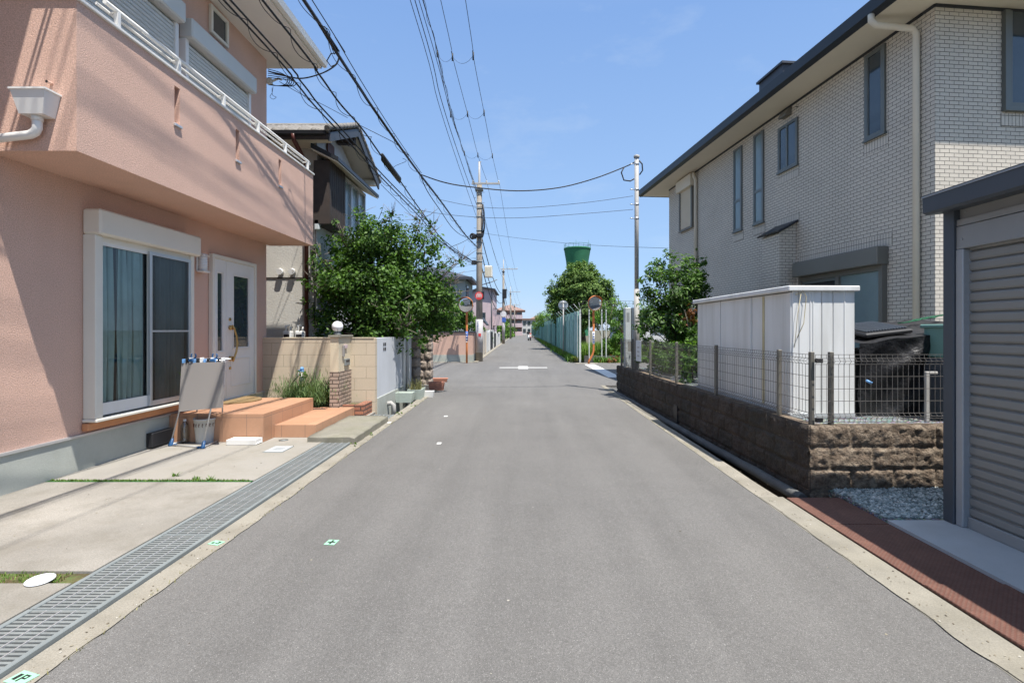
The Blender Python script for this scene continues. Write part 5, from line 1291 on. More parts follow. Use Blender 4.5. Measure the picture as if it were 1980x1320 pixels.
while z < 5.6: mb.prism([(-.02, z+Z0), (-.045, z+.012+Z0), (-.045, z+.035+Z0), (-.02, z+.042+Z0)], 7.78, 8.56, 'y'); z += .043
mb.build('shutter_slats', M['soffit2'], o); hb('frame', [(-.075, -.001, 7.71, 7.78, 4.47, 5.62), (-.075, -.001, 8.56, 8.62, 4.47, 5.62), (-.085, -.001, 7.70, 8.63, 4.43, 4.47)], 'winframe2', o)
# bay with sloping cap
bay = hb('brick_bay', [(-.35, -.001, 3.06, 3.66, .2, 3.40)], 'tilewall')
mb = MB().prism([(-.40, 3.40+Z0), (-.0005, 3.62+Z0), (-.0005, 3.66+Z0), (-.42, 3.43+Z0)], 2.98, 3.74, 'y'); mb.build('bay_cap', M['fascia'], bay)
mb = MB().prism([(-.349, 3.402+Z0), (-.001, 3.402+Z0), (-.001, 3.6+Z0)], 3.062, 3.658, 'y'); mb.build('bay_gable', M['tilewall'], bay)
# ground-floor window with shutter box
y0, y1 = .82, 2.86
w = hb('terrace_window', [(-.20, -.001, y0-.03, y1+.03, 2.50, 2.78)], 'winframe2', bev=.012)
hb('frame', [(-.09, -.001, y0, y0+.07, .62, 2.5), (-.09, -.001, y1-.07, y1, .62, 2.5), (-.09, -.001, y0+.07, y1-.07, .62, .68), (-.085, -.001, y0+.07, y1-.07, 2.42, 2.5), (-.075, -.001, 1.78, 1.86, .68, 2.42)], 'winframe2', w)
hb('pane', [(-.04, -.002, y0+.07, 1.78, .68, 2.42)], 'pane_frost', w); hb('dark_pane', [(-.03, -.002, 1.86, y1-.07, .68, 2.42)], 'dark_in', w)
hb('sliding_sash', [(-.055, -.031, 1.86, 1.90, .68, 2.42), (-.055, -.031, y1-.11, y1-.07, .68, 2.42), (-.055, -.031, 1.90, y1-.11, 2.36, 2.42)], 'winframe', w)
# window on the front wall
o = hb('front_window', [(1.02, 1.09, -.06, -.001, 4.55, 6.0-.05), (1.9, 1.97, -.06, -.001, 4.55, 5.95), (1.09, 1.9, -.06, -.001, 4.55, 4.62)], 'winframe')
hb('pane', [(1.09, 1.9, -.02, -.002, 4.62, 5.95)], 'pane', o); hb('inner_frame', [(1.09, 1.14, -.045, -.021, 4.62, 5.95), (1.14, 1.9, -.045, -.021, 4.62, 4.67)], 'winframe', o)
hb('soldier_course', [(1.0, 2.0, -.007, -.0005, 4.35, 4.53)], 'tilewall_v')
# downpipes
MB().tube([(-.66, .35, 6.02+Z0), (-.66, .35, 5.93+Z0), (-.60, .33, 5.86+Z0), (-.10, .26, 5.80+Z0), (-.05, .25, 5.72+Z0), (-.05, .25, .1+Z0)], .045, 10).build('downpipe', M['soffit2'], rh_)
MB().tube([(-.12, 7.50, 5.93+Z0), (-.10, 7.50, 5.82+Z0), (-.05, 7.50, 5.74+Z0), (-.05, 7.50, .1+Z0)], .045, 10).build('downpipe', M['soffit2'], rh_)

# trees behind the fence on the right
tree('conical_shrub', 'dark conical evergreen shrub against the beige tiled house', 'shrub', (4.0, 11.6, .585), [(3.95, 11.6, 3.0, .20), (3.95, 11.6, 2.6, .34), (3.9, 11.6, 2.1, .42), (3.95, 11.6, 1.6, .45), (3.95, 11.6, 3.3, .10), (4.1, 11.3, 1.5, .4)], 7000, .07, 'leaf', 'bark', .05, 1.0, sub=24, up=.3)
tree('spreading_shrub', 'pale green spreading shrub with layered leaf sprays beside the slim pole', 'shrub', (3.45, 11.2, .585), [(3.0, 11.1, 2.75, .30), (3.35, 11.1, 2.85, .30), (2.62, 11.1, 2.62, .20), (2.85, 11.1, 2.2, .30), (3.3, 11.0, 2.2, .38), (2.75, 11.0, 1.85, .28), (3.15, 11.0, 1.7, .34), (3.5, 11.1, 2.5, .35), (2.6, 11.1, 1.55, .22), (3.5, 11.0, 1.6, .3)], 4800, .11, 'leaf4', 'bark', .045, 1.1, sub=20, up=1.0, asp=.36, spread=.35)
tree('low_hedge', 'dark low hedge behind the far mesh fence', 'hedge', (3.3, 10.2, .585), [(2.98, 8.9, .85, .28), (2.95, 9.5, .9, .30), (2.92, 10.1, .9, .32), (2.88, 10.8, .95, .34), (2.85, 11.5, .95, .34), (3.4, 10.6, 1.1, .5), (3.5, 9.6, 1.0, .45), (3.4, 8.8, .9, .35), (3.6, 11.6, 1.2, .5)], 11000, .08, 'leaf', 'bark', .04, .7, sub=20)
tree('variegated_bush', 'yellow green leafy plant behind the mesh fence', 'bush', (2.98, 8.95, .585), [(2.98, 8.9, .95, .17), (2.95, 9.1, 1.15, .14), (2.98, 9.0, .75, .14)], 420, .09, 'leaf2', 'bark', .02, .65, sub=8)
tree('reddish_bush', 'small bush with reddish leaves by the retaining wall', 'bush', (3.45, 10.6, .585), [(3.36, 10.5, 1.75, .20), (3.5, 10.6, 1.95, .10)], 110, .09, 'leafred', 'bark_pale', .03, 1.2, sub=8)

# ---------------------------------------------------------------- far right: fence, trees, tower
def sheet_fence(y0, y1, x, label, h=2.35):
    n = int(round((y1-y0)/2.0)); root = thing('sheet_fence', label, 'fence', (x, (y0+y1)/2, 0), 0, 'teal sheet fence panels along the far road')
    for k in range(n):
        a = y0+k*(y1-y0)/n; b = y0+(k+1)*(y1-y0)/n; vs = []; fs = []; m = 20
        for i in range(m+1):
            t = i/m; d = .04*(1 if (i//2) % 2 else -1)
            yy = a+(b-a)*t; vs += [(x+d, yy, .12), (x+d, yy, h)]
        for i in range(m): fs.append((2*i, 2*i+2, 2*i+3, 2*i+1))
        MB().add(vs, fs).build('sheet', (M['fencepale'] if (y0 < 30 and k < 3) or random.random() < .15 else M['fencegreen'] if random.random() < .75 else M['fencegreen2']), root, world=True)
        mb = MB().box(x+.03, x+.10, a-.035, a+.035, 0, h+.05).tube([(x+.06, a, h), (x-.22, a, h+.32)], .010, 5)
        if y0 < 30:
            for q in range(2): mb.box(x-.062, x-.042, a+q*1.0-.02, a+q*1.0+.02, .05, h)
        else: mb.box(x-.065, x-.042, a-.02, a+.02, .05, h)
        mb.build('post', M['fencepale'] if k else M['whitepost'], root, world=True)
    mb = MB()
    for q in (.3, .65, 1.0): mb.tube([(x+.06-.28*q, y0, h+.32*q), (x+.06-.28*q, y1, h+.32*q)], .007, 4)
    mb.build('barbed_wire', M['fencewire'], root, world=True)
sheet_fence(23.7, 34, 2.62, 'teal corrugated sheet fence section nearest the crossing'); sheet_fence(34, 50, 2.64, 'teal corrugated sheet fence section beyond the round sign'); sheet_fence(50, 78, 2.68, 'teal sheet fence section halfway down the far road'); sheet_fence(78, 140, 2.75, 'farthest teal sheet fence section at the road end')
of = thing('post_fence', 'open fence of pale posts with barbed arms along the side street', 'fence', (4.5, 23.8, 0))
for x in (2.72, 3.12, 3.70, 3.90, 5.4, 6.9): MB().box(x-.022, x+.022, 23.75, 23.80, 0 if x < 3.6 else .2, 2.42).tube([(x, 23.78, 2.4), (x-.1, 23.55, 2.72)], .010, 5).build('post', M['whitepost'], of, world=True)
mb = MB()
for q in (.1, .4, .7, 1.0): mb.tube([(2.7, 23.78-.28*q, 2.4+.4*q), (9, 23.78-.28*q, 2.4+.4*q)], .007, 4)
for k in range(70): x = 2.75+k*.09; mb.tube([(x, 23.78, 2.4), (x+random.uniform(-.1, .1), 23.5, 2.8)], .004, 3)
mb.build('barbed_wire', M['fencewire'], of, world=True)
MB().box(2.9, 9, 23.78, 23.9, -.3, .30).build('kerb_wall', M['gutter'], of, world=True)
rsheet('field', [(2.95, 60, 23.9, 120, -.4, .05)], M['earth'])
pts = [(random.uniform(2.9, 8), 23.95+abs(random.gauss(0, 2.5)), .05) for _ in range(7000)]
V, T = blades(pts, .75, .035, .5); o = np_mesh('tall_grass', V, T, M['grass'], None); tag(o, 'tall bright grass behind the open post fence', 'grass', kind='stuff')
pts = [(2.55-abs(random.gauss(0, .09)), 23.6+(random.random()**1.7)*60, .0) for _ in range(4200)]
V, T = blades(pts, .26, .03, .8); o = np_mesh('fence_weeds', V, T, M['straw'], None); tag(o, 'straw coloured weeds along the foot of the teal fence', 'weeds', kind='stuff')
pts = [(2.50-abs(random.gauss(0, .12)), 23.6+(random.random()**1.5)*50, .0) for _ in range(2600)]+[(random.uniform(3.3, 6), random.uniform(23.3, 23.7), 0) for _ in range(500)]
V, T = blades(pts, .30, .04, .8); o = np_mesh('fence_grass', V, T, M['leaf2'], None); tag(o, 'green weeds growing along the teal fence and the street corner', 'grass', kind='stuff')
tree('round_tree', 'big dense rounded evergreen tree in front of the green water tower', 'tree', (4.7, 39, 0), [
    (4.0, 39, 5.6, .85), (4.7, 39, 5.8, .85), (3.5, 39, 4.7, .95), (4.5, 38.3, 4.9, 1.05), (5.4, 39, 4.8, 1.0), (3.1, 39, 3.8, 1.15), (4.3, 37.9, 4.2, 1.25), (5.6, 38.2, 4.1, 1.2), (5.8, 39, 3.4, 1.0), (3.3, 38.5, 2.7, 1.0), (4.6, 37.9, 2.9, 1.2), (5.7, 38.3, 2.8, 1.1), (4.2, 39, 6.2, .5), (5.1, 39, 5.7, .6), (4.6, 38.6, 6.0, .5), (5.9, 38.8, 3.9, .7), (2.8, 38.8, 3.4, .8), (2.9, 38.8, 4.4, .6)],
    42000, .17, 'leaf3', 'bark', .2, 1.5, sub=60, spread=.20, up=1.0, asp=.6, shell=.75)
ft = [(3.3, 48, 4.2, 1.1, 'leaf2', 'bright light-green tree just left of the big rounded tree'), (3.0, 60, 3.2, 1.3, 'leaf2', 'low bright tree over the teal fence halfway down'), (2.9, 75, 3.0, 1.4, 'leaf3', 'yellowish low tree over the far teal fence'), (3.2, 95, 3.4, 1.7, 'leaf2', 'farthest bushy tree at the road end on the right')]
for x, y, z, r, lm, lb in ft:
    tree('roadside_tree', lb, 'tree', (x+.6, y, 0), [(x+.5, y, z-.3, r), (x+.2, y+1, z-1.0, r*.9), (x+.9, y-.5, z-1.2, r*.9), (x+.3, y+2, z-.6, r*.8)], 3600, .2, lm, 'bark', .12, 1.2, 'trees behind the teal fence', sub=26, up=.8)
tree('scraggly_tree', 'thin scraggly tree with pale leaves behind the open post fence', 'tree', (4.2, 27, 0), [(4.0, 26.5, 2.5, .6), (4.7, 26.5, 2.6, .6), (5.3, 26, 2.3, .5), (3.7, 26, 1.9, .35)], 1500, .10, 'leaf2', 'bark_pale', .06, .8, sub=16)
tree('corner_bush', 'round dark green bush at the right street corner behind the meter box', 'bush', (4.9, 22.9, 0), [(4.6, 25.0, 1.9, .7), (5.1, 25.0, 1.3, .8), (4.4, 24.7, 1.0, .6), (5.3, 25, 2.2, .5), (5.9, 25, 1.9, .8)], 5000, .11, 'leaf', 'bark', .08, .6, sub=22)
tree('corner_shrub', 'leafy bright shrub at the right street corner', 'shrub', (4.2, 24.2, 0), [(4.2, 24.2, .5, .45), (4.6, 24.3, .9, .5), (3.6, 24.1, .35, .3)], 2200, .09, 'leaf2', 'bark', .03, .3, sub=16)
V, T = leaf_arrays([(4.1, 23.45, .08, .25), (3.8, 23.4, .06, .2), (4.5, 23.5, .08, .25)], 500, .09); o = np_mesh('dry_leaves', V, T, M['leafred'], None); tag(o, 'heap of reddish brown dry leaves at the right street corner', 'leaves', kind='stuff')
# water tower
wt = thing('water_tower', 'green flared water tower rising above the rounded tree', 'water tower', (13.2, 122, 0))
MB().lathe([(2.6, 0), (2.3, 10), (2.35, 15), (2.65, 17.6), (3.1, 20.2)], 13.2, 122, 40).build('shaft', M['towergreen'], wt, world=True)
MB().lathe([(3.05, 20.2), (3.2, 20.3), (3.2, 20.6), (3.05, 20.7), (2.5, 20.8), (.001, 20.9)], 13.2, 122, 40).build('top_deck', M['towergreen'], wt, world=True)
mb = MB(); mb.tube([(13.2+3.1*math.cos(t), 122+3.1*math.sin(t), 21.5) for t in np.linspace(0, 2*math.pi, 33)], .04, 5)
for k in range(16): t = k*math.pi/8; mb.tube([(13.2+3.1*math.cos(t), 122+3.1*math.sin(t), 20.6), (13.2+3.1*math.cos(t), 122+3.1*math.sin(t), 21.5)], .035, 4)
for x in (12.9, 15.9): mb.tube([(x, 122, 20.7), (x, 122, 22.6)], .035, 4)
mb.build('railing', M['towergreen'], wt, world=True)
# round road sign seen from behind
rs = thing('round_road_sign', 'round road sign seen from behind on a thin grey post', 'road sign', (2.42, 29.8, 0))
MB().tube([(0, 0, 0), (0, 0, 3.15)], .035, 10).build('post', M['post_grey'], rs)
MB().tube([(0, .045, 2.9), (0, .06, 2.9)], .28, 28).build('disc', M['alu'], rs); MB().box(-.22, .22, -.04, .04, 3.02, 3.05).box(-.22, .22, -.04, .04, 2.74, 2.77).build('bracket', M['steel'], rs)
# scooter parked
sc = thing('motor_scooter', 'small white and red motor scooter parked by the teal fence', 'scooter', (1.1, 70, 0), R(12))
for y in (-.58, .58): MB().tube([(-.05, y, .25), (.05, y, .25)], .25, 18).build('wheel', M['black'], sc)
MB().prism([(-.6, .45), (-.35, .3), (.15, .28), (.55, .45), (.75, .75), (.15, .78), (.0, .5), (-.3, .5), (-.5, .95), (-.62, .95)], -.14, .14, 'x').build('body', M['white'], sc)
MB().bbox(-.15, .15, .1, .72, .78, .88, .04).build('seat', M['black'], sc); MB().prism([(-.78, .45), (-.5, .45), (-.5, .52), (-.8, .52)], -.1, .1, 'x').build('fender', M['red'], sc)
MB().tube([(0, -.62, .3), (0, -.5, 1.0)], .03, 8).tube([(-.3, -.45, 1.05), (.3, -.45, 1.05)], .02, 8).build('handlebar', M['black'], sc); MB().bbox(-.12, .12, -.62, -.5, .85, 1.0, .03).build('headlight', M['red'], sc)
o = MB().tube([(-.25, .55, .9), (-.25, .9, 1.0)], .02, 6).bbox(-.2, .2, .6, .95, .9, 1.2, .03).build('rear_box', M['black'], sc)

# ---------------------------------------------------------------- far left houses
gh = thing('grey_house', 'grey green two storey house with dark hipped roof behind the big tree', 'house', (-7, 42, 0))
def hipped(cx0, cx1, cy0, cy1, z, rise, root, e=.6, m='darkroof'):
    mb = MB(); a = min(cx1-cx0, cy1-cy0)/2
    mb.add([(cx0-e, cy0-e, z), (cx1+e, cy0-e, z), (cx1+e, cy1+e, z), (cx0-e, cy1+e, z), (cx0+a, (cy0+cy1)/2-.01, z+rise), (cx1-a, (cy0+cy1)/2+.01, z+rise)], [(0,1,5,4), (1,2,5), (2,3,4,5), (3,0,4), (3,2,1,0)])
    mb.box(cx0-e, cx1+e, cy0-e-.03, cy0-e, z-.16, z+.03).box(cx1+e, cx1+e+.03, cy0-e, cy1+e, z-.16, z+.03)
    return mb.build('roof', M[m], root, world=True)
MB().box(-10, -4.15, 38, 44, 0, 5.25).build('wall', M['greywall'], gh, world=True); hipped(-10, -4.15, 38, 44, 5.3, 1.2, gh, .55)
w = MB().box(-6.1, -5.15, 37.9, 37.99, 3.6, 5.0).build('shutter_window', M['winframe'], gh, world=True); mb = MB()
for i in range(9): mb.box(-6.05, -5.2, 37.86, 37.9, 3.66+.145*i, 3.72+.145*i)
mb.build('louvres', M['fascia'], w, world=True)
w = MB().box(-4.149, -4.1, 38.8, 40.4, 3.4, 4.9).build('side_window', M['winframe'], gh, world=True); MB().box(-4.1, -4.09, 38.9, 40.3, 3.5, 4.8).build('pane', M['pane'], w, world=True)
MB().tube([(-4.8, 37.95, 0), (-4.8, 37.95, 5.2)], .05, 6).build('downpipe', M['soffit2'], gh, world=True)
pk = thing('pale_pink_house', 'pale pink two storey house with balcony behind the utility pole', 'house', (-5, 52, 0))
mb = MB().box(-8, -2.75, 50, 58, 0, 4.3); mb.prism([(-8, 4.3), (-2.75, 4.3), (-2.75, 5.45), (-3.9, 5.5), (-6.2, 4.5)], 50, 58, 'y'); mb.build('wall', M['lavwall'], pk, world=True)
MB().prism([(-6.6, 4.35), (-3.9, 5.52), (-2.5, 5.32), (-2.5, 5.42), (-3.9, 5.65), (-6.6, 4.5)], 49.6, 58.4, 'y').build('roof', M['darkroof'], pk, world=True)
w = MB().box(-3.95, -3.45, 49.95, 49.99, 2.35, 3.15).build('window', M['winframe'], pk, world=True); MB().box(-3.9, -3.5, 49.93, 49.95, 2.4, 3.1).build('pane', M['pane'], w, world=True)
MB().tube([(-2.85, 49.95, 0), (-2.85, 49.95, 5.3)], .04, 6).build('downpipe', M['winframe'], pk, world=True)
b = MB().box(-2.74, -1.98, 50.2, 53, 1.9, 2.75).build('balcony', M['lavwall'], pk, world=True)
mb = MB().tube([(-2.74, 50.2, 3.55), (-2.35, 50.2, 3.5), (-2.0, 50.2, 3.25)], .03, 6).tube([(-2.0, 50.2, 3.25), (-2.0, 53, 3.25)], .03, 6)
for i in range(9): mb.tube([(-2.7+.08*i, 50.22, 2.75), (-2.7+.08*i, 50.22, 3.45-.02*i)], .012, 4)
mb.build('railing', M['fascia'], b, world=True)
gp = thing('entrance_canopy', 'small gate canopy covered with vines by the pole', 'canopy', (-2.6, 33, 0))
MB().prism([(-3.6, 2.25), (-2.45, 2.25), (-2.15, 1.85), (-2.15, 1.75), (-2.5, 2.12), (-3.6, 2.12)], 32, 34, 'y').build('roof', M['darkroof'], gp, world=True)
for x in (-3.5, -2.45): MB().box(x-.05, x+.05, 32.1, 32.2, 0, 2.12).build('post', M['farwall'], gp, world=True)
tree('vine_bush', 'hanging vine leaves on the gate canopy', 'vine', (-2.9, 32, 0), [(-2.8, 31.7, 1.9, .45), (-2.6, 31.6, 1.4, .3)], 900, .11, 'leaf2', 'bark', .04, .8, sub=12)
# roadside walls and gates beyond the pole
seq = [(30.2, 32.6, 1.35, 'farwall', 'beige plastered garden wall just beyond the utility pole'), (33.2, 36, 1.3, 'farwall2', 'pale gate wall beyond the beige wall'), (36.6, 41, 1.35, 'winframe', 'dark slatted gate and fence along the left kerb'), (41.6, 46, 1.2, 'winframe2', 'brown grey fence before the pale pink house'), (47, 54, 1.1, 'farwall2', 'white low wall in front of the pale pink house')]
for y0, y1, h, m, lb in seq:
    r_ = thing('garden_wall', lb, 'wall', (-2.3, (y0+y1)/2, 0)); MB().box(-2.38, -2.26, y0, y1, 0, h).build('panel', M[m], r_, world=True)
    for y in (y0, y1): MB().bbox(-2.42, -2.20, y-.14, y+.14, 0, h+.12, .02).build('post', M['farwall2' if m != 'farwall' else 'farwall'], r_, world=True)
    if m.startswith('win'):
        mb = MB()
        for i in range(int((y1-y0)/.16)): mb.box(-2.26, -2.245, y0+.1+i*.16, y0+.18+i*.16, .08, h-.05)
        mb.build('slats', M['fascia'], r_, world=True)
for (x, y, z, r, lm, lb) in ((-2.9, 44, 1.4, .7, 'leaf2', 'round green bush behind the dark gate'), (-3.3, 58, 2.6, 1.4, 'leaf', 'dark tree behind the second utility pole'), (-2.6, 66, 2.4, 1.3, 'leaf2', 'bright hedge tree beyond the second pole'), (-2.7, 78, 2.5, 1.5, 'leaf', 'mid green hedge tree before the third pole'), (-2.2, 92, 2.0, 1.5, 'leaf2', 'light green hedge between the third and fourth poles'), (-3.0, 110, 2.0, 2.2, 'leaf2', 'farthest hedge tree on the left side of the road'), (-2.5, 40, .9, .4, 'leaf2', 'small shrub at the foot of the dark fence')):
    tree('street_bush', lb, 'bush', (x-.2, y, 0), [(x-.3, y, z-.2, r*.85), (x, y+1, z-r*.7, r*.8), (x-.2, y-1, max(.5, z-r), r*.7), (x-.5, y+2, z-r*.4, r*.7)], 2600, .15 if y < 60 else .22, lm, 'bark', .08, .6, 'trees and bushes along the left side of the far road', sub=20)
# far buildings
def block(name, label, x0, x1, y0, y1, h, m, rows, cols, roofm='darkroof', cat='building', flat=True, balc=False):
    r_ = thing(name, label, cat, ((x0+x1)/2, (y0+y1)/2, 0)); MB().box(x0, x1, y0, y1, 0, h).build('wall', M[m], r_, world=True)
    if flat: MB().box(x0-.4, x1+.4, y0-.4, y1+.4, h, h+.4).build('roof', M[roofm], r_, world=True)
    else: hipped(x0, x1, y0, y1, h+.1, 1.8, r_, .8, roofm)
    for j in range(rows):
        for i in range(cols):
            cx = x0+(i+.5)*(x1-x0)/cols; cz = (j+.35)*h/rows; w_ = (x1-x0)/cols*.3
            f = MB().box(cx-w_, cx+w_, y0-.12, y0-.01, cz, cz+h/rows*.45).build('window', M['winframe'], r_, world=True); MB().box(cx-w_*.85, cx+w_*.85, y0-.15, y0-.12, cz+.1, cz+h/rows*.45-.1).build('pane', M['pane'], f, world=True)
        if balc: MB().box(x0-.1, x1+.1, y0-1.1, y0-.2, j*h/rows+.0, j*h/rows+1.0).build('balcony', M['lavwall'], r_, world=True)
    return r_
block('apartment_block', 'brown three storey apartment block far down the street', -6.5, .2, 132, 146, 6.3, 'farbrown', 3, 4, 'farbrown', flat=False, balc=True)
block('white_shop_building', 'white building closing the far end of the road', .3, 4.2, 150, 160, 4.3, 'farwall2', 2, 3, 'farbrown')
block('distant_house', 'low pinkish roofed house behind the white building at the road end', 2.5, 8.5, 175, 190, 4.6, 'lavwall', 1, 3, 'farbrown', 'house', False)
block('distant_house', 'wide pale house far behind the road end, leftmost in the gap', -14, -6.8, 118, 128, 5.2, 'farwall', 2, 3, 'darkroof', 'house', False)
block('side_street_house', 'white house glimpsed through the corner bushes on the right', 12, 20, 60, 70, 3.4, 'farwall2', 1, 3, 'darkroof', 'house')
block('side_street_house', 'beige house set back on the left behind the grey house', -16, -11, 36, 44, 4.6, 'farwall', 2, 2, 'darkroof', 'house', False)

# ---------------------------------------------------------------- overhead cables
def px_path(pts, xn, xf, Yf=24.4):
    """pixels on a cable that runs in plan from (xn, 0) to (xf, Yf)"""
    b = (xf-xn)/Yf; out = []
    for u, v in pts:
        k = (u-CX)/F; Y = xn/(k-b) if abs(k-b) > 1e-4 else Yf
        out.append(Vector((k*Y, Y, H-(v-CY)/F*Y)))
    return out
def smooth_path(P, sub=6):
    if len(P) < 3: return P
    Q = []
    for i in range(len(P)-1):
        a = P[max(i-1, 0)]; b = P[i]; c = P[i+1]; d = P[min(i+2, len(P)-1)]
        for s in range(sub):
            t = s/sub; Q.append(.5*((2*b)+(c-a)*t+(2*a-5*b+4*c-d)*t*t+(-a+3*b-3*c+d)*t**3))
    return Q+[P[-1]]
def extend(P, Yn=-6):
    d = (P[0]-P[1]); d = d/abs(d.y) if abs(d.y) > 1e-6 else d
    n = P[0]+d*(P[0].y-Yn); n.z = P[0].z+d.z*(P[0].y-Yn)*.35+.3
    return [n]+P
def cable(label, pts, r, m='cable', coil=0, name='overhead_cable', group='overhead cables on the left', ext=True, extra=None):
    P = extend(pts) if ext else pts; P = smooth_path(P); mb = MB().tube(P, r, 6)
    o = mb.build(name, M[m], None, uv=False, origin=tuple(P[-1])); tag(o, label, 'cable', group)
    if coil:
        Q = []; acc = 0
        for i in range(len(P)-1):
            L = (P[i+1]-P[i]).length; n = max(1, int(L/.04))
            for k in range(n):
                acc += L/n
                if 3 < P[i].y < 24: 
                    a = acc*coil; rr = .035+.03*abs(math.sin(acc*2.3)); q = P[i].lerp(P[i+1], k/n); Q.append(q+Vector((math.cos(a)*rr, 0, math.sin(a)*rr-.02)))
        if len(Q) > 3: MB().tube(Q, .005, 4).build('lashing_wire', M['cable'], o, world=True)
    return o
A1 = px_path([(432, 0), (570, 158), (606, 202), (664, 264), (735, 341), (815, 423), (852, 466), (913, 505)], -4.05, -2.05)
cable('lower telephone cable with lashing loops, nearest the pink house', A1, .013, coil=9)
A1b = px_path([(445, 0), (582, 158), (616, 202), (672, 262), (740, 338), (820, 420), (860, 466), (918, 508)], -4.0, -2.0)
cable('black cable running just above the lower looped telephone cable', A1b, .013)
A2 = px_path([(507, 0), (614, 140), (657, 200), (700, 249), (742, 308), (771, 346), (810, 402), (870, 480), (918, 512)], -3.35, -2.0)
cable('telephone cable passing along the gutter with a black splice closure', A2, .014, coil=8)
o = MB().tube([A2[4]+Vector((0, -.12, .07)), A2[4], A2[5], A2[5]+Vector((0, .1, -.05))], [.02, .06, .06, .02], 12).build('splice_closure', M['black'], None, uv=False); tag(o, 'fat black cylindrical splice closure hanging on a cable', 'splice closure')
A3 = px_path([(587, 0), (618, 47), (656, 110), (700, 177), (717, 203), (772, 282), (812, 337), (850, 386), (899, 453), (925, 480)], -2.75, -1.98)
cable('thickest black power cable crossing the sky left of centre', A3, .022, coil=0)
A3b = [p+Vector((.03, 0, -.045+.02*math.sin(i*1.7))) for i, p in enumerate(A3)]
cable('second cable lashed under the thickest power cable', A3b, .012, coil=6)
A3c = px_path([(603, 0), (648, 72), (700, 160), (760, 255), (815, 335)], -2.62, -1.98)
cable('thin wire above the thickest power cable', A3c, .006)
cable('branch cable sagging off the thick cable to the pole', [A3[6]]+px_path([(826, 369), (850, 405), (876, 442), (898, 457), (915, 455)], -2.75, -1.98), .010, ext=False)
def p3(pts): return [Vector(at(u, v, Y)) for u, v, Y in pts]
J = A3[6]
svc = [J]+p3([(860, 353, 11.4), (915, 362, 11.6), (1000, 369, 11.8), (1080, 363, 12.0), (1150, 345, 12.1), (1210, 322, 12.2), (1228, 313, 12.2)])
cable('black service cable sagging across the road to the slim pole', svc, .013, ext=False, group='service wires across the road')
cable('upper thin wire crossing the road to the slim pole', p3([(850, 386, 12.4), (925, 400, 12.3), (1010, 402, 12.2), (1130, 392, 12.2), (1224, 379, 12.2)]), .005, 'wire_thin', ext=False, group='service wires across the road')
cable('lower thin wire crossing the road to the slim pole', p3([(800, 404, 13.2), (850, 413, 12.6), (925, 420, 12.3), (1010, 421, 12.2), (1130, 413, 12.2), (1224, 405, 12.2)]), .005, 'wire_thin', ext=False, group='service wires across the road')
cable('thin wire from the main pole toward the right house', p3([(930, 450, 24.4), (1000, 460, 23), (1130, 473, 20), (1292, 480, 17)]), .006, 'wire_thin', ext=False, group='service wires across the road')
cable('black service drop from the thick cable to the pink house corner', [A3[2]+Vector((0, 0, 0))]+p3([(648, 127, 7.9), (620, 143, 8.5), (580, 152, 9.0), (540, 144, 9.3), (519, 138, 9.42)]), .012, ext=False)
lp = MB()
lp.tube(p3([(656, 103, 7.6), (640, 104, 7.7), (632, 118, 7.8), (640, 129, 7.9), (652, 124, 7.8)]), .008, 6)
for k in range(5):
    lp.tube(smooth_path(p3([(518, 134+k*4, 9.42), (540+6*k, 140+4*k, 9.4), (556+4*k, 150+3*k, 9.3), (552+3*k, 163+k, 9.35), (534, 166, 9.4), (519, 160+k, 9.42)])), .007, 5)
lp.tube(smooth_path(p3([(528, 168, 9.4), (526, 180, 9.4), (522, 187, 9.4), (528, 192, 9.4), (534, 188, 9.4), (527, 184, 9.4), (526, 170, 9.4)])), .004, 5)
o = lp.build('cable_loops', M['cable'], None, uv=False); tag(o, 'tangle of black cable loops at the pink house eaves corner', 'cable loops')
cable('thin wire from the pink house corner to the tiled roof', p3([(540, 158, 9.4), (580, 181, 9.8), (625, 203, 10.3), (672, 228, 11)]), .006, ext=False)
cable('thin wire descending behind the cables to the tiled house gable', p3([(548, 152, 9.4), (600, 197, 10.2), (640, 240, 11), (690, 290, 11.5)]), .005, ext=False)
cable('wire from the tiled roof verge sagging down to the thick cable', p3([(697, 243, 12), (735, 262, 11.8), (765, 278, 11.5), (790, 300, 11.4)]), .007, ext=False)
cable('thin wire from the tiled house eave down to the utility pole', p3([(737, 357, 13.5), (775, 395, 15), (820, 440, 18), (870, 480, 21), (918, 508, 24)]), .007, ext=False)
cable('cable tail from the leafy tree top up to the pole joint', p3([(870, 478, 20), (895, 468, 22), (916, 455, 24.2)]), .010, ext=False)
cable('short tie wire between the splice closure and the thick cable', [A2[5]]+p3([(760, 325, 11.4), (785, 312, 11.3)])+[A3[5]+Vector((0, .3, -.15))], .005, ext=False)
# main low-voltage and high-voltage wires
B = [([(793, 0), (847, 197), (885, 315), (923, 424)], -2.62, -2.12, .008, 'leftmost of the steep dark wires at the top'),
     ([(802, 0), (852, 189), (888, 302), (923, 400)], -2.50, -2.10, .010, 'second steep dark wire from the left'),
     ([(810, 0), (868, 205), (895, 290), (924, 384)], -2.42, -2.02, .008, 'third steep dark wire from the left'),
     ([(818, 0), (850, 120), (872, 212), (898, 300), (925, 378)], -2.34, -1.95, .008, 'fourth steep dark wire from the left'),
     ([(817, 0), (838, 68), (870, 216), (898, 296), (917, 352)], -2.32, -2.27, .007, 'steep wire ending at the left insulator of the crossarm'),
     ([(852, 0), (875, 110), (904, 220), (925, 303), (942, 352)], -1.75, -1.62, .007, 'steep wire ending at the middle insulator of the crossarm'),
     ([(900, 0), (915, 108), (936, 218), (952, 301), (964, 352)], -1.18, -1.06, .007, 'rightmost steep wire ending at the right end of the crossarm')]
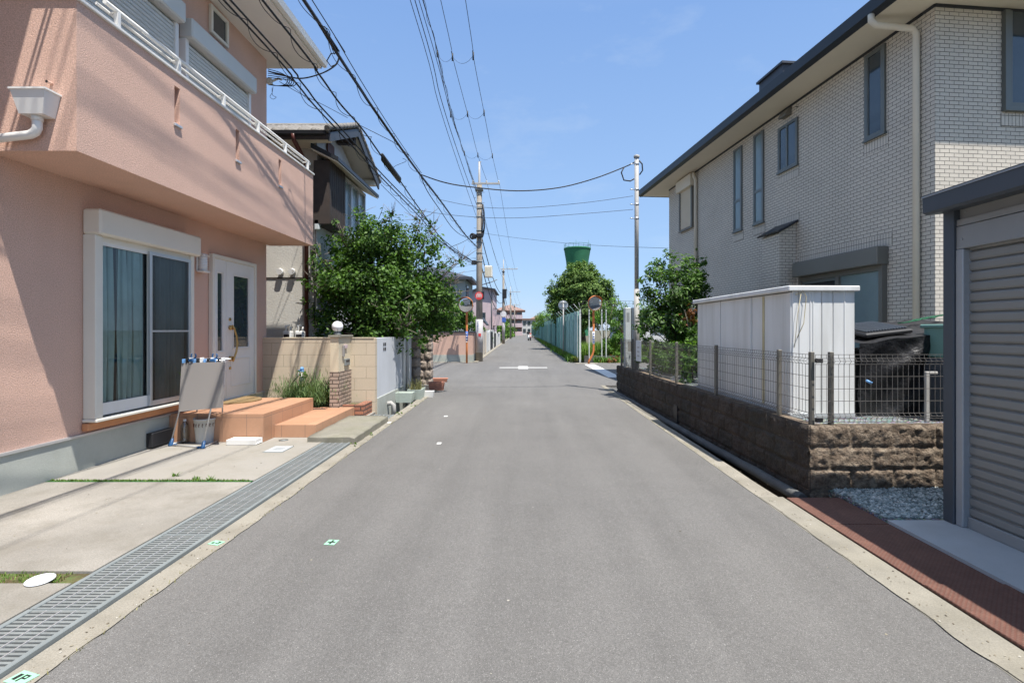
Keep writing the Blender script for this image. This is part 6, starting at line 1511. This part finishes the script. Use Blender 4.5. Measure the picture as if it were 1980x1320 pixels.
for pts, xn, xf, r, lb in B: cable(lb, px_path(pts, xn, xf), r, 'wire_thin', group='power wires running up to the crossarm')
b3 = px_path(B[3][0], B[3][1], B[3][2])
MB_ = MB(); 
Q = smooth_path(b3, 14); MB_.tube([q+Vector((.03*math.sin(i*.9), 0, .03*math.cos(i*.9))) for i, q in enumerate(Q)], .005, 4); o = MB_.build('wire_wrap', M['wire_thin'], None, uv=False); tag(o, 'thin spiral tie wire around the fourth steep wire', 'cable')
for k, (v5, v6, v7) in enumerate((((838, 105), (875, 108), (915, 107)), ((872, 222), (904, 219), (936, 218)), ((899, 297), (925, 301), (952, 300)))):
    def onp(i, v):
        P = smooth_path(px_path(*B[i][:3]), 20); return min(P, key=lambda p: abs((CY-(p.z-H)/p.y*F)-v))
    mb = MB(); a, b, c = onp(4, v5[1]), onp(5, v6[1]), onp(6, v7[1])
    for p, q in ((a, b), (b, c)): mb.tube([p.lerp(q, t)+Vector((0, 0, -.22*4*t*(1-t)*(.8))) for t in np.linspace(0, 1, 10)], .004, 4)
    for p in (a, b, c): mb.tube([p+Vector((0, 0, .08)), p+Vector((0, 0, -.10))], .022, 6)
    o = mb.build('wire_spacer', M['wire_thin'], None, uv=False); tag(o, ['highest sagging spacer wire between the steep power wires', 'middle sagging spacer wire between the steep power wires', 'lowest sagging spacer wire just above the main pole'][k], 'wire spacer', 'spacers between the power wires')
# wires continuing to the farther poles
def span(a, b, sag, n=14): 
    a, b = Vector(a), Vector(b); return [a.lerp(b, i/n)-Vector((0, 0, 4*sag*(i/n)*(1-i/n))) for i in range(n+1)]
poles = [(-1.98, 24.4, 8.45, 7.4), (-1.9, 55, 8.0, 6.9), (-1.75, 84, 7.7, 6.6), (-1.35, 104, 6.5, 5.6), (-1.1, 135, 6.7, 5.5)]
nm = ['first', 'second', 'third', 'fourth', 'fifth']
for i in range(4):
    a, b = poles[i], poles[i+1]
    for j, dx in enumerate((-.28, .34, .92)):
        cable('%s crossarm wire between the %s and %s poles' % (['left', 'middle', 'right'][j], nm[i], nm[i+1]), span((a[0]+dx, a[1], a[2]+.1), (b[0]+dx*1.3, b[1], b[2]), .35), .008+.002*i, 'wire_thin', ext=False, group='wires beyond the main pole')
    for j, (z, s) in enumerate(((a[3]-.0, .5), (a[3]-1.5, .9), (a[3]-2.3, 1.1), (a[3]-2.9, 1.2))):
        if i == 3 and j > 1: continue
        cable('%s thick cable between the %s and %s poles' % (['top', 'upper middle', 'lower middle', 'lowest'][j], nm[i], nm[i+1]), span((a[0]+.1, a[1], z), (b[0], b[1], b[3]-(a[3]-z)), s), (.012 if j == 0 else .022)*(1+.2*i), 'cable' if j else 'wire_thin', ext=False, group='cables beyond the main pole')
for k, z in enumerate((4.9, 4.6, 4.3)): cable(['upper', 'middle', 'lower'][k]+' thin wire from the main pole left toward the grey house', span((-2.1, 24.4, z), (-9, 24.0, z-.3), .25), .006, 'wire_thin', ext=False, group='thin wires over the side street')

# ---------------------------------------------------------------- litter along the edges
pts = []
for i in range(900):
    s_ = random.random()
    if s_ < .45: x, y, z = 2.12+abs(random.gauss(0, .09)), random.uniform(2, 13), .008
    elif s_ < .8: x, y, z = -2.08-abs(random.gauss(0, .07)), random.uniform(2, 13), .008
    elif s_ < .9: x, y, z = random.uniform(-4.5, -2.65), random.uniform(2.5, 8), .037
    else: x, y, z = random.uniform(-2, 2), random.uniform(2.2, 12), .001
    if 6.7 < y < 8.5 and x < -2.1: continue
    pts.append((x, y, z))
Vs = []; Ts = []
for k, (x, y, z) in enumerate(pts):
    s_ = random.uniform(.003, .008); a = random.random()*6.28
    for q in range(4):
        b_ = a+q*1.57+random.uniform(-.4, .4); Vs.append((x+math.cos(b_)*s_*random.uniform(.6, 1.4), y+math.sin(b_)*s_, z+random.uniform(0, .35)*s_))
    Vs.append((x, y, z+s_*.8)); Ts += [(k*5+q, k*5+(q+1) % 4, k*5+4) for q in range(4)]
lm_, lt_, lb_ = nt('litter'); lg_ = lt_.nodes.new('ShaderNodeNewGeometry')
lt_.links.new(ramp(lt_, lg_.outputs['Random Per Island'], [(0, (.05, .04, .03)), (.4, (.16, .13, .09)), (.8, (.30, .27, .2)), (1, (.42, .4, .36))]), lb_.inputs['Base Color']); lb_.inputs['Roughness'].default_value = .9
o = np_mesh('litter', np.array(Vs), np.array(Ts), lm_, None); tag(o, 'scattered grit and dry leaf bits along the road edges', 'litter', kind='stuff')

# ================================================================ CAMERA, LIGHT, SKY
cam = bpy.data.cameras.new('Camera'); co = bpy.data.objects.new('Camera', cam); C.objects.link(co)
co.location = (0, 0, H); co.rotation_euler = (R(90), 0, 0)
cam.sensor_width = 36; cam.lens = 36*F/1980; cam.shift_x = -(CX-990)/1980; cam.shift_y = -(660-CY)/1980
cam.clip_start = .05; cam.clip_end = 3000; SC.camera = co
d = Vector((-.26, .31, -1)); el = math.atan2(1, math.hypot(.26, .31)); az = math.atan2(.26, -.31)
sl = bpy.data.lights.new('sun', 'SUN'); sl.energy = 4.8; sl.angle = R(.53); sl.color = (1, .955, .89)
so = bpy.data.objects.new('sun', sl); C.objects.link(so); so.rotation_euler = d.to_track_quat('-Z', 'Y').to_euler(); so.location = (5, -5, 20)
wd = bpy.data.worlds.new('World'); SC.world = wd; wd.use_nodes = True; t = wd.node_tree
sky = t.nodes.new('ShaderNodeTexSky'); sky.sky_type = 'NISHITA'; sky.sun_disc = False; sky.sun_elevation = el; sky.sun_rotation = az
sky.air_density = 1.0; sky.dust_density = .1; sky.ozone_density = 2.0; sky.altitude = 0
bg = t.nodes['Background']; bg.inputs['Strength'].default_value = .135; 
geo = t.nodes.new('ShaderNodeTexCoord'); sx = t.nodes.new('ShaderNodeSeparateXYZ'); t.links.new(geo.outputs['Generated'], sx.inputs[0])
ele = ramp(t, sx.outputs[2], [(0, (.155, .235, .385)), (.10, (.160, .25, .395)), (.28, (.145, .235, .395)), (.52, (.108, .192, .37)), (.66, (.15, .225, .38)), (1, (.30, .36, .46))])
wsp = noise_(t, geo.outputs['Generated'], 5.0, 7, .62, (1, 1, 2.6))
ele = mixc(t, ele, (.26, .32, .41), math_(t, 'MULTIPLY', ramp(t, wsp, [(.56, 0), (.78, 1)]), .35))
mul = mixc(t, ele, (10, 10, 10), 1.0, 'MULTIPLY')
t.links.new(mixc(t, sky.outputs[0], mul, .8), bg.inputs[0])
SC.view_settings.view_transform = 'Standard'; SC.view_settings.look = 'None'; SC.view_settings.exposure = .75; SC.view_settings.gamma = 1
SC.cycles.max_bounces = 8; SC.cycles.diffuse_bounces = 6; SC.cycles.glossy_bounces = 3; SC.cycles.transparent_max_bounces = 8
SC.cycles.use_denoising = True
try: SC.cycles.use_adaptive_sampling = True; SC.cycles.adaptive_threshold = .02
except Exception: pass
